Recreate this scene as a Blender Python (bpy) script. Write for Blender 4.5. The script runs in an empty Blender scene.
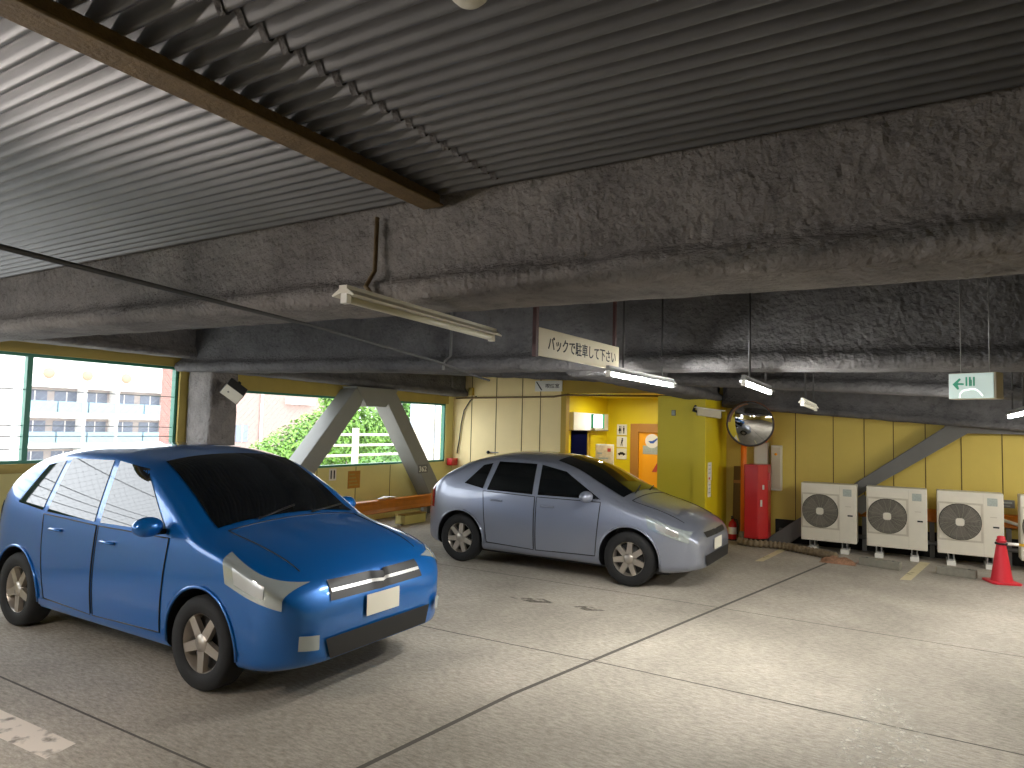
import bpy, bmesh, math, random
from mathutils import Vector, Matrix, noise
random.seed(7)
scn = bpy.context.scene
C = scn.collection
PI = math.pi

# ------------------------------------------------------------------ materials
def new_mat(name):
    m = bpy.data.materials.new(name); m.use_nodes = True
    return m, m.node_tree.nodes, m.node_tree.links, m.node_tree.nodes['Principled BSDF']

def srgb(r, g, b):
    def f(c):
        c /= 255.0
        return c/12.92 if c <= .04045 else ((c+.055)/1.055)**2.4
    return (f(r), f(g), f(b), 1)

def plain(name, col, rough=.6, metal=0.0, emit=0.0, ecol=None, coat=0.0, spec=.5, var=0.0, vscale=4.0, bump=0.0, bscale=60.0, stretch=(1,1,1), trans=0.0):
    m, N, L, P = new_mat(name)
    P.inputs['Base Color'].default_value = col
    P.inputs['Roughness'].default_value = rough
    P.inputs['Metallic'].default_value = metal
    P.inputs['Coat Weight'].default_value = coat
    P.inputs['Coat Roughness'].default_value = .05
    P.inputs['Specular IOR Level'].default_value = spec
    if trans: P.inputs['Transmission Weight'].default_value = trans
    if emit:
        P.inputs['Emission Color'].default_value = ecol or col
        P.inputs['Emission Strength'].default_value = emit
    if var or bump:
        tc = N.new('ShaderNodeTexCoord'); mp = N.new('ShaderNodeMapping')
        mp.inputs['Scale'].default_value = stretch
        L.new(tc.outputs['Object'], mp.inputs['Vector'])
    if var:
        nz = N.new('ShaderNodeTexNoise'); nz.inputs['Scale'].default_value = vscale
        nz.inputs['Detail'].default_value = 8; nz.inputs['Roughness'].default_value = .65
        L.new(mp.outputs[0], nz.inputs['Vector'])
        cr = N.new('ShaderNodeValToRGB')
        cr.color_ramp.elements[0].position = .3; cr.color_ramp.elements[1].position = .7
        a = [max(0, c*(1-var)) for c in col[:3]]+[1]; b = [min(1, c*(1+var)) for c in col[:3]]+[1]
        cr.color_ramp.elements[0].color = a; cr.color_ramp.elements[1].color = b
        L.new(nz.outputs['Fac'], cr.inputs[0]); L.new(cr.outputs[0], P.inputs['Base Color'])
    if bump:
        nb = N.new('ShaderNodeTexNoise'); nb.inputs['Scale'].default_value = bscale; nb.inputs['Detail'].default_value = 6
        L.new(mp.outputs[0], nb.inputs['Vector'])
        bp = N.new('ShaderNodeBump'); bp.inputs['Strength'].default_value = bump; bp.inputs['Distance'].default_value = .02
        L.new(nb.outputs['Fac'], bp.inputs['Height']); L.new(bp.outputs[0], P.inputs['Normal'])
    return m

def spray_mat(name, c1, c2):
    """sprayed rock-wool fireproofing: mottled, rough, with darker flecks"""
    m, N, L, P = new_mat(name)
    P.inputs['Roughness'].default_value = .95; P.inputs['Specular IOR Level'].default_value = .15
    tc = N.new('ShaderNodeTexCoord')
    n1 = N.new('ShaderNodeTexNoise'); n1.inputs['Scale'].default_value = 2.2; n1.inputs['Detail'].default_value = 10; n1.inputs['Roughness'].default_value = .7
    n2 = N.new('ShaderNodeTexNoise'); n2.inputs['Scale'].default_value = 26; n2.inputs['Detail'].default_value = 5
    n3 = N.new('ShaderNodeTexNoise'); n3.inputs['Scale'].default_value = 9; n3.inputs['Detail'].default_value = 6; n3.inputs['Roughness'].default_value = .8
    for n in (n1, n2, n3): L.new(tc.outputs['Object'], n.inputs['Vector'])
    cr = N.new('ShaderNodeValToRGB'); cr.color_ramp.elements[0].position = .32; cr.color_ramp.elements[1].position = .68
    cr.color_ramp.elements[0].color = c1; cr.color_ramp.elements[1].color = c2
    L.new(n1.outputs['Fac'], cr.inputs[0])
    r2 = N.new('ShaderNodeValToRGB'); r2.color_ramp.elements[0].position = .33; r2.color_ramp.elements[1].position = .47
    r2.color_ramp.elements[0].color = (.72,.72,.72,1); r2.color_ramp.elements[1].color = (1,1,1,1)
    L.new(n3.outputs['Fac'], r2.inputs[0])
    mx = N.new('ShaderNodeMix'); mx.data_type = 'RGBA'; mx.blend_type = 'MULTIPLY'; mx.inputs[0].default_value = 1
    L.new(cr.outputs[0], mx.inputs[6]); L.new(r2.outputs[0], mx.inputs[7]); L.new(mx.outputs[2], P.inputs['Base Color'])
    bp = N.new('ShaderNodeBump'); bp.inputs['Strength'].default_value = .9; bp.inputs['Distance'].default_value = .03
    L.new(n2.outputs['Fac'], bp.inputs['Height']); L.new(bp.outputs[0], P.inputs['Normal'])
    return m

def concrete_floor():
    m, N, L, P = new_mat('concrete_floor')
    P.inputs['Roughness'].default_value = .72; P.inputs['Specular IOR Level'].default_value = .35
    tc = N.new('ShaderNodeTexCoord')
    n1 = N.new('ShaderNodeTexNoise'); n1.inputs['Scale'].default_value = .7; n1.inputs['Detail'].default_value = 9; n1.inputs['Roughness'].default_value = .62
    mp = N.new('ShaderNodeMapping'); mp.inputs['Scale'].default_value = (1.0, 3.0, 1); mp.inputs['Rotation'].default_value = (0,0,.5)
    n2 = N.new('ShaderNodeTexNoise'); n2.inputs['Scale'].default_value = 16; n2.inputs['Detail'].default_value = 6; n2.inputs['Roughness'].default_value = .7
    n3 = N.new('ShaderNodeTexNoise'); n3.inputs['Scale'].default_value = 130; n3.inputs['Detail'].default_value = 3
    L.new(tc.outputs['Object'], n1.inputs['Vector']); L.new(tc.outputs['Object'], mp.inputs['Vector'])
    L.new(mp.outputs[0], n2.inputs['Vector']); L.new(tc.outputs['Object'], n3.inputs['Vector'])
    cr = N.new('ShaderNodeValToRGB'); cr.color_ramp.elements[0].position = .3; cr.color_ramp.elements[1].position = .72
    cr.color_ramp.elements[0].color = srgb(150,143,131); cr.color_ramp.elements[1].color = srgb(196,188,174)
    L.new(n1.outputs['Fac'], cr.inputs[0])
    c2 = N.new('ShaderNodeValToRGB'); c2.color_ramp.elements[0].position = .34; c2.color_ramp.elements[1].position = .62
    c2.color_ramp.elements[0].color = (.62,.61,.59,1); c2.color_ramp.elements[1].color = (1.06,1.06,1.06,1)
    L.new(n2.outputs['Fac'], c2.inputs[0])
    c3 = N.new('ShaderNodeValToRGB'); c3.color_ramp.elements[0].position = .3; c3.color_ramp.elements[1].position = .7
    c3.color_ramp.elements[0].color = (.84,.84,.84,1); c3.color_ramp.elements[1].color = (1.08,1.08,1.08,1)
    L.new(n3.outputs['Fac'], c3.inputs[0])
    a = N.new('ShaderNodeMix'); a.data_type = 'RGBA'; a.blend_type = 'MULTIPLY'; a.inputs[0].default_value = 1
    b = N.new('ShaderNodeMix'); b.data_type = 'RGBA'; b.blend_type = 'MULTIPLY'; b.inputs[0].default_value = 1
    L.new(cr.outputs[0], a.inputs[6]); L.new(c2.outputs[0], a.inputs[7])
    L.new(a.outputs[2], b.inputs[6]); L.new(c3.outputs[0], b.inputs[7]); L.new(b.outputs[2], P.inputs['Base Color'])
    bp = N.new('ShaderNodeBump'); bp.inputs['Strength'].default_value = .35; bp.inputs['Distance'].default_value = .01
    L.new(n2.outputs['Fac'], bp.inputs['Height']); L.new(bp.outputs[0], P.inputs['Normal'])
    return m

def worn_paint(name, col, lo, hi, scale=14):
    m, N, L, P = new_mat(name)
    P.inputs['Base Color'].default_value = col; P.inputs['Roughness'].default_value = .8
    tc = N.new('ShaderNodeTexCoord'); nz = N.new('ShaderNodeTexNoise'); nz.inputs['Scale'].default_value = scale; nz.inputs['Detail'].default_value = 8
    L.new(tc.outputs['Object'], nz.inputs['Vector'])
    cr = N.new('ShaderNodeValToRGB'); cr.color_ramp.elements[0].position = lo; cr.color_ramp.elements[1].position = hi
    L.new(nz.outputs['Fac'], cr.inputs[0]); L.new(cr.outputs[0], P.inputs['Alpha'])
    return m

def striped(name, c1, c2, period, axis='Z'):
    m, N, L, P = new_mat(name); P.inputs['Roughness'].default_value = .6
    tc = N.new('ShaderNodeTexCoord'); sp = N.new('ShaderNodeSeparateXYZ'); L.new(tc.outputs['Object'], sp.inputs[0])
    d = N.new('ShaderNodeMath'); d.operation = 'DIVIDE'; d.inputs[1].default_value = period; L.new(sp.outputs[axis], d.inputs[0])
    f = N.new('ShaderNodeMath'); f.operation = 'FRACT'; L.new(d.outputs[0], f.inputs[0])
    g = N.new('ShaderNodeMath'); g.operation = 'GREATER_THAN'; g.inputs[1].default_value = .5; L.new(f.outputs[0], g.inputs[0])
    mx = N.new('ShaderNodeMix'); mx.data_type = 'RGBA'; mx.inputs[6].default_value = c1; mx.inputs[7].default_value = c2
    L.new(g.outputs[0], mx.inputs[0]); L.new(mx.outputs[2], P.inputs['Base Color'])
    return m

M = {}
M['floor'] = concrete_floor()
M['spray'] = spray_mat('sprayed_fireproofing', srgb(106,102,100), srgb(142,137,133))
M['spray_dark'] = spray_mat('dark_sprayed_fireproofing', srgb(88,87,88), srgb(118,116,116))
M['deck'] = plain('galvanised_deck', srgb(112,113,116), .45, .45, var=.16, vscale=1.5)
M['joist'] = plain('brown_painted_steel', srgb(112,92,62), .7, var=.25, vscale=12, bump=.3)
M['panel'] = plain('mustard_wall_panel', srgb(206,182,86), .55, var=.05, vscale=1.2)
M['cream'] = plain('cream_wall_panel', srgb(238,218,160), .55, var=.05, vscale=1.0)
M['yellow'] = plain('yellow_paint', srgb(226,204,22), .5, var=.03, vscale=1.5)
M['yellow_shaded'] = plain('shaded_yellow_paint', srgb(206,188,44), .55, var=.04, vscale=2)  # pillar yellow with the shade of its front put into the colour
M['ochre'] = plain('ochre_paint', srgb(178,148,42), .55)
M['seam'] = plain('dark_seam', srgb(88,74,34), .8)
M['dado'] = plain('yellow_dado', srgb(224,214,142), .55, var=.05, vscale=1.6)
M['trim'] = plain('ochre_window_trim', srgb(168,148,74), .55, var=.08, vscale=3)
M['green'] = plain('green_frame_paint', srgb(44,118,96), .45)
M['wire'] = plain('steel_wire', srgb(150,156,164), .4, .6)
M['brace'] = plain('grey_brace_paint', srgb(132,132,127), .5, var=.05, vscale=4)
M['brace_dark'] = plain('dark_brace_paint', srgb(104,103,99), .6, var=.08, vscale=5)
M['white'] = plain('white_paint', srgb(232,230,222), .5)
M['ivory'] = plain('ivory_metal', srgb(216,212,196), .5, var=.04, vscale=5)
M['beige'] = plain('beige_metal', srgb(196,186,160), .55)
M['signface'] = plain('cream_sign_face', srgb(206,196,164), .5, var=.04, vscale=6)
M['black'] = plain('black_paint', srgb(22,22,24), .5)
M['ink'] = plain('black_ink', srgb(18,18,20), .7)
M['darkgrey'] = plain('dark_grey_plastic', srgb(58,58,58), .55)
M['grey'] = plain('grey_metal', srgb(128,128,126), .5, .3)
M['maroon'] = plain('maroon_steel', srgb(72,34,34), .6)
M['red'] = plain('red_enamel', srgb(188,28,32), .35, coat=.4, var=.05, vscale=6)
M['cone'] = plain('red_cone_rubber', srgb(206,36,52), .5)
M['orange'] = plain('orange_paint', srgb(238,124,26), .45)
M['rail'] = plain('orange_guard_rail', srgb(206,122,22), .45, var=.1, vscale=6)
M['doororange'] = plain('orange_door', srgb(252,172,10), .4)
M['doorframe'] = plain('brown_door_frame', srgb(176,122,52), .45)
M['navy'] = plain('dark_glass_door', srgb(12,14,44), .6, spec=.0)
M['blue'] = plain('blue_sticker', srgb(40,84,170), .5)
M['paper'] = plain('white_notice', srgb(236,232,222), .6)
M['poster'] = plain('printed_poster', srgb(226,206,168), .6, var=.25, vscale=9)
M['redink'] = plain('red_ink', srgb(196,70,54), .6)
M['notice'] = plain('ochre_notice', srgb(176,124,40), .6, var=.15, vscale=30)
M['greenink'] = plain('green_ink', srgb(30,146,110), .5)
M['exitface'] = plain('exit_sign_face', srgb(186,206,200), .35, emit=.04, ecol=srgb(206,232,226))
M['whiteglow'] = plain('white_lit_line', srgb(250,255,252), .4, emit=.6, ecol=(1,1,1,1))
M['tube'] = plain('lit_tube', (1,1,1,1), .4, emit=100, ecol=(1,.985,.94,1))
M['tube_warm_fill'] = plain('warm_fill_tube', (1,1,1,1), .4, emit=150, ecol=(1,.89,.80,1))  # tube of the added warm fill lamp
M['tube_off'] = plain('unlit_tube', srgb(214,212,196), .35)
M['downlight'] = plain('lit_downlight', (1,1,1,1), .4, emit=170, ecol=(1,.97,.86,1))
M['mirror'] = plain('convex_mirror', (.86,.88,.9,1), .035, 1.0)
M['steel'] = plain('bright_steel', srgb(190,190,188), .35, .8)
M['rubber'] = plain('black_rubber', srgb(26,26,27), .8)
M['concrete'] = plain('precast_concrete', srgb(132,128,116), .85, var=.15, vscale=14, bump=.3)
M['plinth'] = plain('dark_plinth', srgb(34,33,30), .9, var=.3, vscale=6)
M['brownboard'] = plain('brown_board', srgb(112,84,34), .7, var=.12, vscale=6, stretch=(8,8,1))
M['hose'] = plain('tan_hose', srgb(124,108,84), .8, var=.3, vscale=18)
M['rust'] = plain('rusty_rag', srgb(150,112,86), .9, var=.45, vscale=22)
M['joint'] = plain('floor_joint_filler', srgb(84,80,72), .9)
M['stain'] = worn_paint('dark_stain', srgb(104,96,86), .4, .62, 10)
M['whiteline'] = worn_paint('worn_white_line', srgb(216,206,192), .28, .46, 9)
M['yellowline'] = worn_paint('worn_yellow_line', srgb(206,194,154), .22, .42, 7)
M['worn'] = worn_paint('worn_marking', srgb(206,201,188), .50, .68, 18)
M['acwhite'] = plain('ac_casing', srgb(222,216,200), .5, var=.06, vscale=3)
M['acgrime'] = plain('ac_grille_plate', srgb(196,188,170), .6, var=.16, vscale=5)
M['acgrille'] = plain('ac_guard_wire', srgb(150,144,132), .5)
M['acdark'] = plain('ac_fan_shadow', srgb(84,80,73), .7)
M['blade'] = plain('ac_fan_blade', srgb(112,107,99), .6)
M['label'] = plain('grey_label', srgb(170,178,170), .6, var=.2, vscale=40)
# cars
M['bluecar'] = plain('blue_car_paint', srgb(0,98,176), .3, .35, coat=1.0)
M['silvercar'] = plain('silver_car_paint', srgb(146,152,168), .32, .55, coat=1.0)
M['glass'] = plain('tinted_car_glass', srgb(8,11,13), .03, spec=.9)
M['lampglass'] = plain('headlamp_lens', srgb(196,206,206), .08, .5, coat=1)
M['tail'] = plain('tail_lamp_lens', srgb(150,14,18), .12, coat=1)
M['alloy'] = plain('alloy_wheel', srgb(190,182,172), .35, .8)
M['plate'] = plain('number_plate', srgb(226,222,206), .5)
M['plastic'] = plain('black_car_plastic', srgb(16,17,19), .5)
# exterior
M['ext_white'] = plain('white_render', srgb(236,232,226), .8)
M['ext_pale'] = plain('pale_render', srgb(172,162,156), .8, var=.1, vscale=.4)
M['ext_win'] = plain('apartment_glazing', srgb(112,120,134), .3)
M['ext_rail'] = plain('pale_blue_balcony_panel', srgb(132,160,170), .5)
M['ext_orange'] = plain('ochre_emblem', srgb(176,140,116), .8)
M['asphalt'] = plain('pale_street_paving', srgb(196,194,188), .9)
def brick_mat():
    m, N, L, P = new_mat('red_brick'); P.inputs['Roughness'].default_value = .85
    tc = N.new('ShaderNodeTexCoord'); mp = N.new('ShaderNodeMapping'); mp.inputs['Rotation'].default_value = (PI/2, 0, PI/2)
    L.new(tc.outputs['Object'], mp.inputs['Vector'])
    b = N.new('ShaderNodeTexBrick'); b.inputs['Scale'].default_value = 1.6
    b.inputs['Color1'].default_value = srgb(128,76,66); b.inputs['Color2'].default_value = srgb(138,86,76); b.inputs['Mortar'].default_value = srgb(150,128,120)
    b.inputs['Mortar Size'].default_value = .03
    L.new(mp.outputs[0], b.inputs['Vector']); L.new(b.outputs['Color'], P.inputs['Base Color'])
    return m
M['brick'] = brick_mat()
M['leaf'] = plain('light_green_leaves', srgb(100,140,46), .6, var=.35, vscale=1.5)
M['leaf2'] = plain('mid_green_leaves', srgb(80,122,48), .6, var=.35, vscale=1.5)
M['bark'] = plain('tree_bark', srgb(92,76,60), .9)

# ------------------------------------------------------------------ mesh builder
class MB:
    def __init__(s): s.v = []; s.f = []; s.sm = []
    def add(s, vs, fs, smooth=False):
        o = len(s.v); s.v += [tuple(p) for p in vs]
        for f in fs: s.f.append(tuple(o+i for i in f)); s.sm.append(smooth)
        return s
    def box(s, x0, x1, y0, y1, z0, z1):
        return s.add([(x0,y0,z0),(x1,y0,z0),(x1,y1,z0),(x0,y1,z0),(x0,y0,z1),(x1,y0,z1),(x1,y1,z1),(x0,y1,z1)],
              [(0,3,2,1),(4,5,6,7),(0,1,5,4),(1,2,6,5),(2,3,7,6),(3,0,4,7)])
    def hexa(s, p): # 8 points: bottom 4 ccw, top 4 ccw
        return s.add(p, [(0,3,2,1),(4,5,6,7),(0,1,5,4),(1,2,6,5),(2,3,7,6),(3,0,4,7)])
    def tube(s, pts, r, n=10, smooth=True, caps=True):
        pts = [Vector(p) for p in pts]; rings = []
        rr = r if isinstance(r, (list, tuple)) else [r]*len(pts)
        up0 = None
        for i, p in enumerate(pts):
            t = (pts[min(i+1,len(pts)-1)]-pts[max(i-1,0)]).normalized()
            if up0 is None:
                up0 = Vector((0,0,1)) if abs(t.z) < .9 else Vector((1,0,0))
            a = t.cross(up0).normalized(); b = a.cross(t).normalized(); up0 = b
            rings.append([p+(a*math.cos(2*PI*k/n)+b*math.sin(2*PI*k/n))*rr[i] for k in range(n)])
        vs = [q for rg in rings for q in rg]; fs = []
        for i in range(len(pts)-1):
            for k in range(n):
                fs.append((i*n+k, i*n+(k+1)%n, (i+1)*n+(k+1)%n, (i+1)*n+k))
        s.add(vs, fs, smooth)
        if caps:
            s.add(rings[0], [tuple(range(n))[::-1]]); s.add(rings[-1], [tuple(range(n))])
        return s
    def lathe(s, prof, n=24, axis='z', at=(0,0,0), smooth=True):
        vs = []; fs = []; m = len(prof)
        for k in range(n):
            a = 2*PI*k/n; c, d = math.cos(a), math.sin(a)
            for r, h in prof:
                p = (r*c, r*d, h)
                if axis == 'y': p = (r*c, h, r*d)
                if axis == 'x': p = (h, r*c, r*d)
                vs.append((p[0]+at[0], p[1]+at[1], p[2]+at[2]))
        for k in range(n):
            for i in range(m-1):
                a, b = k*m+i, ((k+1)%n)*m+i
                fs.append((a, b, b+1, a+1))
        return s.add(vs, fs, smooth)
    def prism(s, poly, axis, a, b):
        """poly: 2-D points; axis = extrusion axis from a to b"""
        def P(u, w, t): return {'x': (t,u,w), 'y': (u,t,w), 'z': (u,w,t)}[axis]
        n = len(poly)
        vs = [P(u,w,a) for u,w in poly]+[P(u,w,b) for u,w in poly]
        fs = [tuple(range(n))[::-1], tuple(range(n,2*n))]+[(i,(i+1)%n,n+(i+1)%n,n+i) for i in range(n)]
        return s.add(vs, fs)
    def sphere(s, c, r, n=16, m=10, sc=(1,1,1)):
        prof = [(r*math.sin(PI*i/m), -r*math.cos(PI*i/m)) for i in range(m+1)]
        o = len(s.v); s.lathe(prof, n)
        for i in range(o, len(s.v)):
            x,y,z = s.v[i]; s.v[i] = (c[0]+x*sc[0], c[1]+y*sc[1], c[2]+z*sc[2])
        return s

def link_mesh(name, mb, mat, parent=None, recentre=False, bevel=0, loc=None):
    vs = mb.v; o = (0,0,0)
    if recentre:
        xs, ys, zs = zip(*vs); o = ((min(xs)+max(xs))/2, (min(ys)+max(ys))/2, min(zs))
        vs = [(x-o[0], y-o[1], z-o[2]) for x,y,z in vs]
    me = bpy.data.meshes.new(name); me.from_pydata(vs, [], mb.f); me.update()
    for p, q in zip(me.polygons, mb.sm): p.use_smooth = q
    bm = bmesh.new(); bm.from_mesh(me)
    bmesh.ops.remove_doubles(bm, verts=bm.verts, dist=1e-5)
    bmesh.ops.recalc_face_normals(bm, faces=bm.faces); bm.to_mesh(me); bm.free()
    me.materials.append(mat)
    ob = bpy.data.objects.new(name, me); C.objects.link(ob)
    ob.location = o
    if parent: ob.parent = parent
    if bevel:
        b = ob.modifiers.new('Bevel', 'BEVEL'); b.width = bevel; b.segments = 2; b.limit_method = 'ANGLE'; b.harden_normals = False
    return ob

def tag(o, label, cat, group=None, kind=None):
    if label: o['label'] = label
    if cat: o['category'] = cat
    if group: o['group'] = group
    if kind: o['kind'] = kind
    return o
def thing(name, label, cat, loc=(0,0,0), rz=0, group=None, kind=None):
    o = bpy.data.objects.new(name, None); C.objects.link(o); o.empty_display_size = .1
    o.location = loc; o.rotation_euler = (0,0,rz)
    return tag(o, label, cat, group, kind)
def part(parent, name, mb, mat, bevel=0, label=None):
    o = link_mesh(name, mb, mat, parent, bevel=bevel)
    if label: o['label'] = label
    return o
def single(name, label, cat, mb, mat, bevel=0, group=None):
    return tag(link_mesh(name, mb, mat, recentre=True, bevel=bevel), label, cat, group)
def struct(name, mb, mat, label=None, bevel=0, parent=None):
    o = link_mesh(name, mb, mat, parent, recentre=parent is None, bevel=bevel)
    if parent is None: o['kind'] = 'structure'
    if label: o['label'] = label
    return o
def dup(root, loc, rz=None, label=None, group=None):
    r = root.copy(); C.objects.link(r); r.location = loc
    if rz is not None: r.rotation_euler = (0,0,rz)
    if label: r['label'] = label
    if group: r['group'] = group
    for ch in list(root.children):
        c = ch.copy(); C.objects.link(c); c.parent = r
        for g in list(ch.children):
            d = g.copy(); C.objects.link(d); d.parent = c
    return r

def text_mesh(name, body, width, height, mat, parent, mtx, extrude=.0015, bold=0.0):
    cu = bpy.data.curves.new(name+'_c', 'FONT'); cu.body = body; cu.extrude = .001; cu.offset = bold; cu.resolution_u = 3
    t = bpy.data.objects.new(name+'_t', cu); C.objects.link(t)
    bpy.context.view_layer.update()
    dg = bpy.context.evaluated_depsgraph_get()
    me = bpy.data.meshes.new_from_object(t.evaluated_get(dg))
    bpy.data.objects.remove(t)
    xs = [v.co.x for v in me.vertices]; ys = [v.co.y for v in me.vertices]; zs = [v.co.z for v in me.vertices]
    if not xs: return None
    sx = width/(max(xs)-min(xs)); sy = height/(max(ys)-min(ys)); sz = extrude/max(1e-6, max(zs)-min(zs))
    cx, cy = (max(xs)+min(xs))/2, (max(ys)+min(ys))/2
    for v in me.vertices: v.co = ((v.co.x-cx)*sx, (v.co.y-cy)*sy, (v.co.z-min(zs))*sz)
    me.materials.clear(); me.materials.append(mat); me.name = name
    o = bpy.data.objects.new(name, me); C.objects.link(o); o.parent = parent; o.matrix_local = mtx
    return o
def face_mtx(loc, right, up):
    r = Vector(right).normalized(); u = Vector(up).normalized(); n = r.cross(u)
    m = Matrix((r, u, n)).transposed().to_4x4(); m.translation = Vector(loc); return m

def bm_boxes(*bx):
    mb = MB()
    for b in bx: mb.box(*b)
    return mb

# ------------------------------------------------------------------ camera
cam = bpy.data.cameras.new('camera'); co = bpy.data.objects.new('camera', cam); C.objects.link(co)
yaw, pit, rol, FPX = 0.538658467, 0.0612317655, 0.0247227186, 681.5
cy_, sy_ = math.cos(yaw), math.sin(yaw)
fw = Vector((-sy_*math.cos(pit), cy_*math.cos(pit), math.sin(pit)))
r0 = Vector((cy_, sy_, 0)); u0 = r0.cross(fw)
Rr = r0*math.cos(rol)+u0*math.sin(rol); Uu = -r0*math.sin(rol)+u0*math.cos(rol)
mw = Matrix((Rr, Uu, -fw)).transposed().to_4x4(); mw.translation = Vector((0,0,1.75))
co.matrix_world = mw
cam.sensor_width = 36; cam.lens = FPX/1024*36; cam.clip_end = 400; cam.clip_start = .05
scn.camera = co

# ------------------------------------------------------------------ setting: floor, ceiling
XL, YB, XR, YF = -8.45, 11.75, 6.0, -7.0
DZ = 2.92
struct('floor', bm_boxes((XL-.3, XR+.2, YF-.2, 14.2, -.25, 0)), M['floor'], 'grey concrete garage floor')
# corrugated deck, ridges along X
mb = MB(); pitch = .076; n = int((YB+.1-YF)/pitch*8)
vs = []; fs = []
for i in range(n+1):
    y = YF+i*pitch/8; z = DZ+.023*math.cos(2*PI*(y-YF)/pitch)
    vs += [(XL-.3, y, z), (XR+.2, y, z)]
for i in range(n): fs.append((2*i, 2*i+1, 2*i+3, 2*i+2))
mb.add(vs, fs, True)
o = struct('ceiling', mb, M['deck'], 'corrugated steel ceiling deck')
struct('ceiling_slab', bm_boxes((XL-.3, XR+.2, YF-.2, 14.2, 3.0, 3.2)), M['concrete'])
# wavy sheet lap in the deck
mb = MB(); vs = []; fs = []; m0 = int((2.66-.2)/pitch*8)
for i in range(m0+1):
    y = .2+i*pitch/8; z = DZ+.023*math.cos(2*PI*(y-YF)/pitch)-.004
    vs += [(-1.70, y, z), (-1.67, y, z-.004)]
for i in range(m0): fs.append((2*i, 2*i+1, 2*i+3, 2*i+2))
mb.add(vs, fs, True)
struct('trim_1', mb, M['spray_dark'], 'dark lap seam between two corrugated deck sheets')
# brown joist under the deck
mb = MB().box(-2.14, -2.06, -3, 2.70, 2.845, 2.905); mb.box(-2.165, -2.035, -3, 2.70, 2.84, 2.853)
struct('ceiling_joist', mb, M['joist'], 'brown steel joist under the corrugated deck', bevel=.008)

def rough_beam(name, p0, p1, prof, mat, label, seg=.09, amp=.012, width=.34):
    """I-beam under thick sprayed coating. p0,p1: (x,y,zbottom) ends; prof: closed list (offset, height)"""
    p0 = Vector(p0); p1 = Vector(p1); d = p1-p0; L = d.length; nseg = max(2, int(L/seg))
    t = Vector((d.x, d.y, 0)).normalized(); nrm = Vector((t.y, -t.x, 0))
    # resample the profile
    pts = []
    for i in range(len(prof)):
        a = Vector(prof[i]); b = Vector(prof[(i+1) % len(prof)]); k = max(1, int((b-a).length/.05))
        for j in range(k): pts.append(a.lerp(b, j/k))
    vs = []; m = len(pts)
    for i in range(nseg+1):
        c = p0.lerp(p1, i/nseg)
        for q in pts:
            p = c+nrm*q.x+Vector((0,0,q.y))
            w = noise.noise(p*5.0)*amp+noise.noise(p*17)*amp*.55
            p = p+nrm*(w if q.x >= 0 else -w)+Vector((0,0,w*.8))
            vs.append(p)
    fs = [(i*m+k, i*m+(k+1)%m, (i+1)*m+(k+1)%m, (i+1)*m+k) for i in range(nseg) for k in range(m)]
    fs += [tuple(range(m))[::-1], tuple(range(nseg*m, nseg*m+m))]
    return struct(name, MB().add(vs, fs, True), mat, label)
def iprof(h, fl=.12, wb=.13, fw_=.23):
    """half widths: web wb, flange fw_; flange thickness fl (rounded)"""
    r = fl/2
    half = [(0,0),(fw_-r*.7,0),(fw_-r*.2,r*.45),(fw_,r),(fw_-r*.25,r*1.6),(fw_-r*.8,fl),(wb+.03,fl+.012),(wb,fl+.05),(wb,h)]
    return half+[(-x,z) for x,z in half[:0:-1]]
# nrm for a beam along +X is -Y (towards the camera)
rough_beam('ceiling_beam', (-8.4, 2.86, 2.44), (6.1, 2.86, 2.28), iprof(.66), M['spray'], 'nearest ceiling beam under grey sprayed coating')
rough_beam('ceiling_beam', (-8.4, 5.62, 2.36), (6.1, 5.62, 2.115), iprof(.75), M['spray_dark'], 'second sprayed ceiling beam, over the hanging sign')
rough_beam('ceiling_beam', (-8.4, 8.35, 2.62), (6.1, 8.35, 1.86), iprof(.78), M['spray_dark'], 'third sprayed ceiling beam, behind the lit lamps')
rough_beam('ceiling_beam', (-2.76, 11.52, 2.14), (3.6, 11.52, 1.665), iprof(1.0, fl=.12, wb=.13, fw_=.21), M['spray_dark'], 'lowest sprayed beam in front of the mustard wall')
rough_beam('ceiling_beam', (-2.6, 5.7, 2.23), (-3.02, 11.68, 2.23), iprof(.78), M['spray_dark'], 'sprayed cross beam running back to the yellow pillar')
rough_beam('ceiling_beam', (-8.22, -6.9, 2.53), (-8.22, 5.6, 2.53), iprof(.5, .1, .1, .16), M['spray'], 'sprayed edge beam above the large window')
rough_beam('ceiling_beam', (-8.22, 5.9, 2.39), (-8.22, 11.7, 2.33), iprof(.62, .12, .1, .18), M['spray_dark'], 'sprayed edge beam above the braced window')
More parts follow.
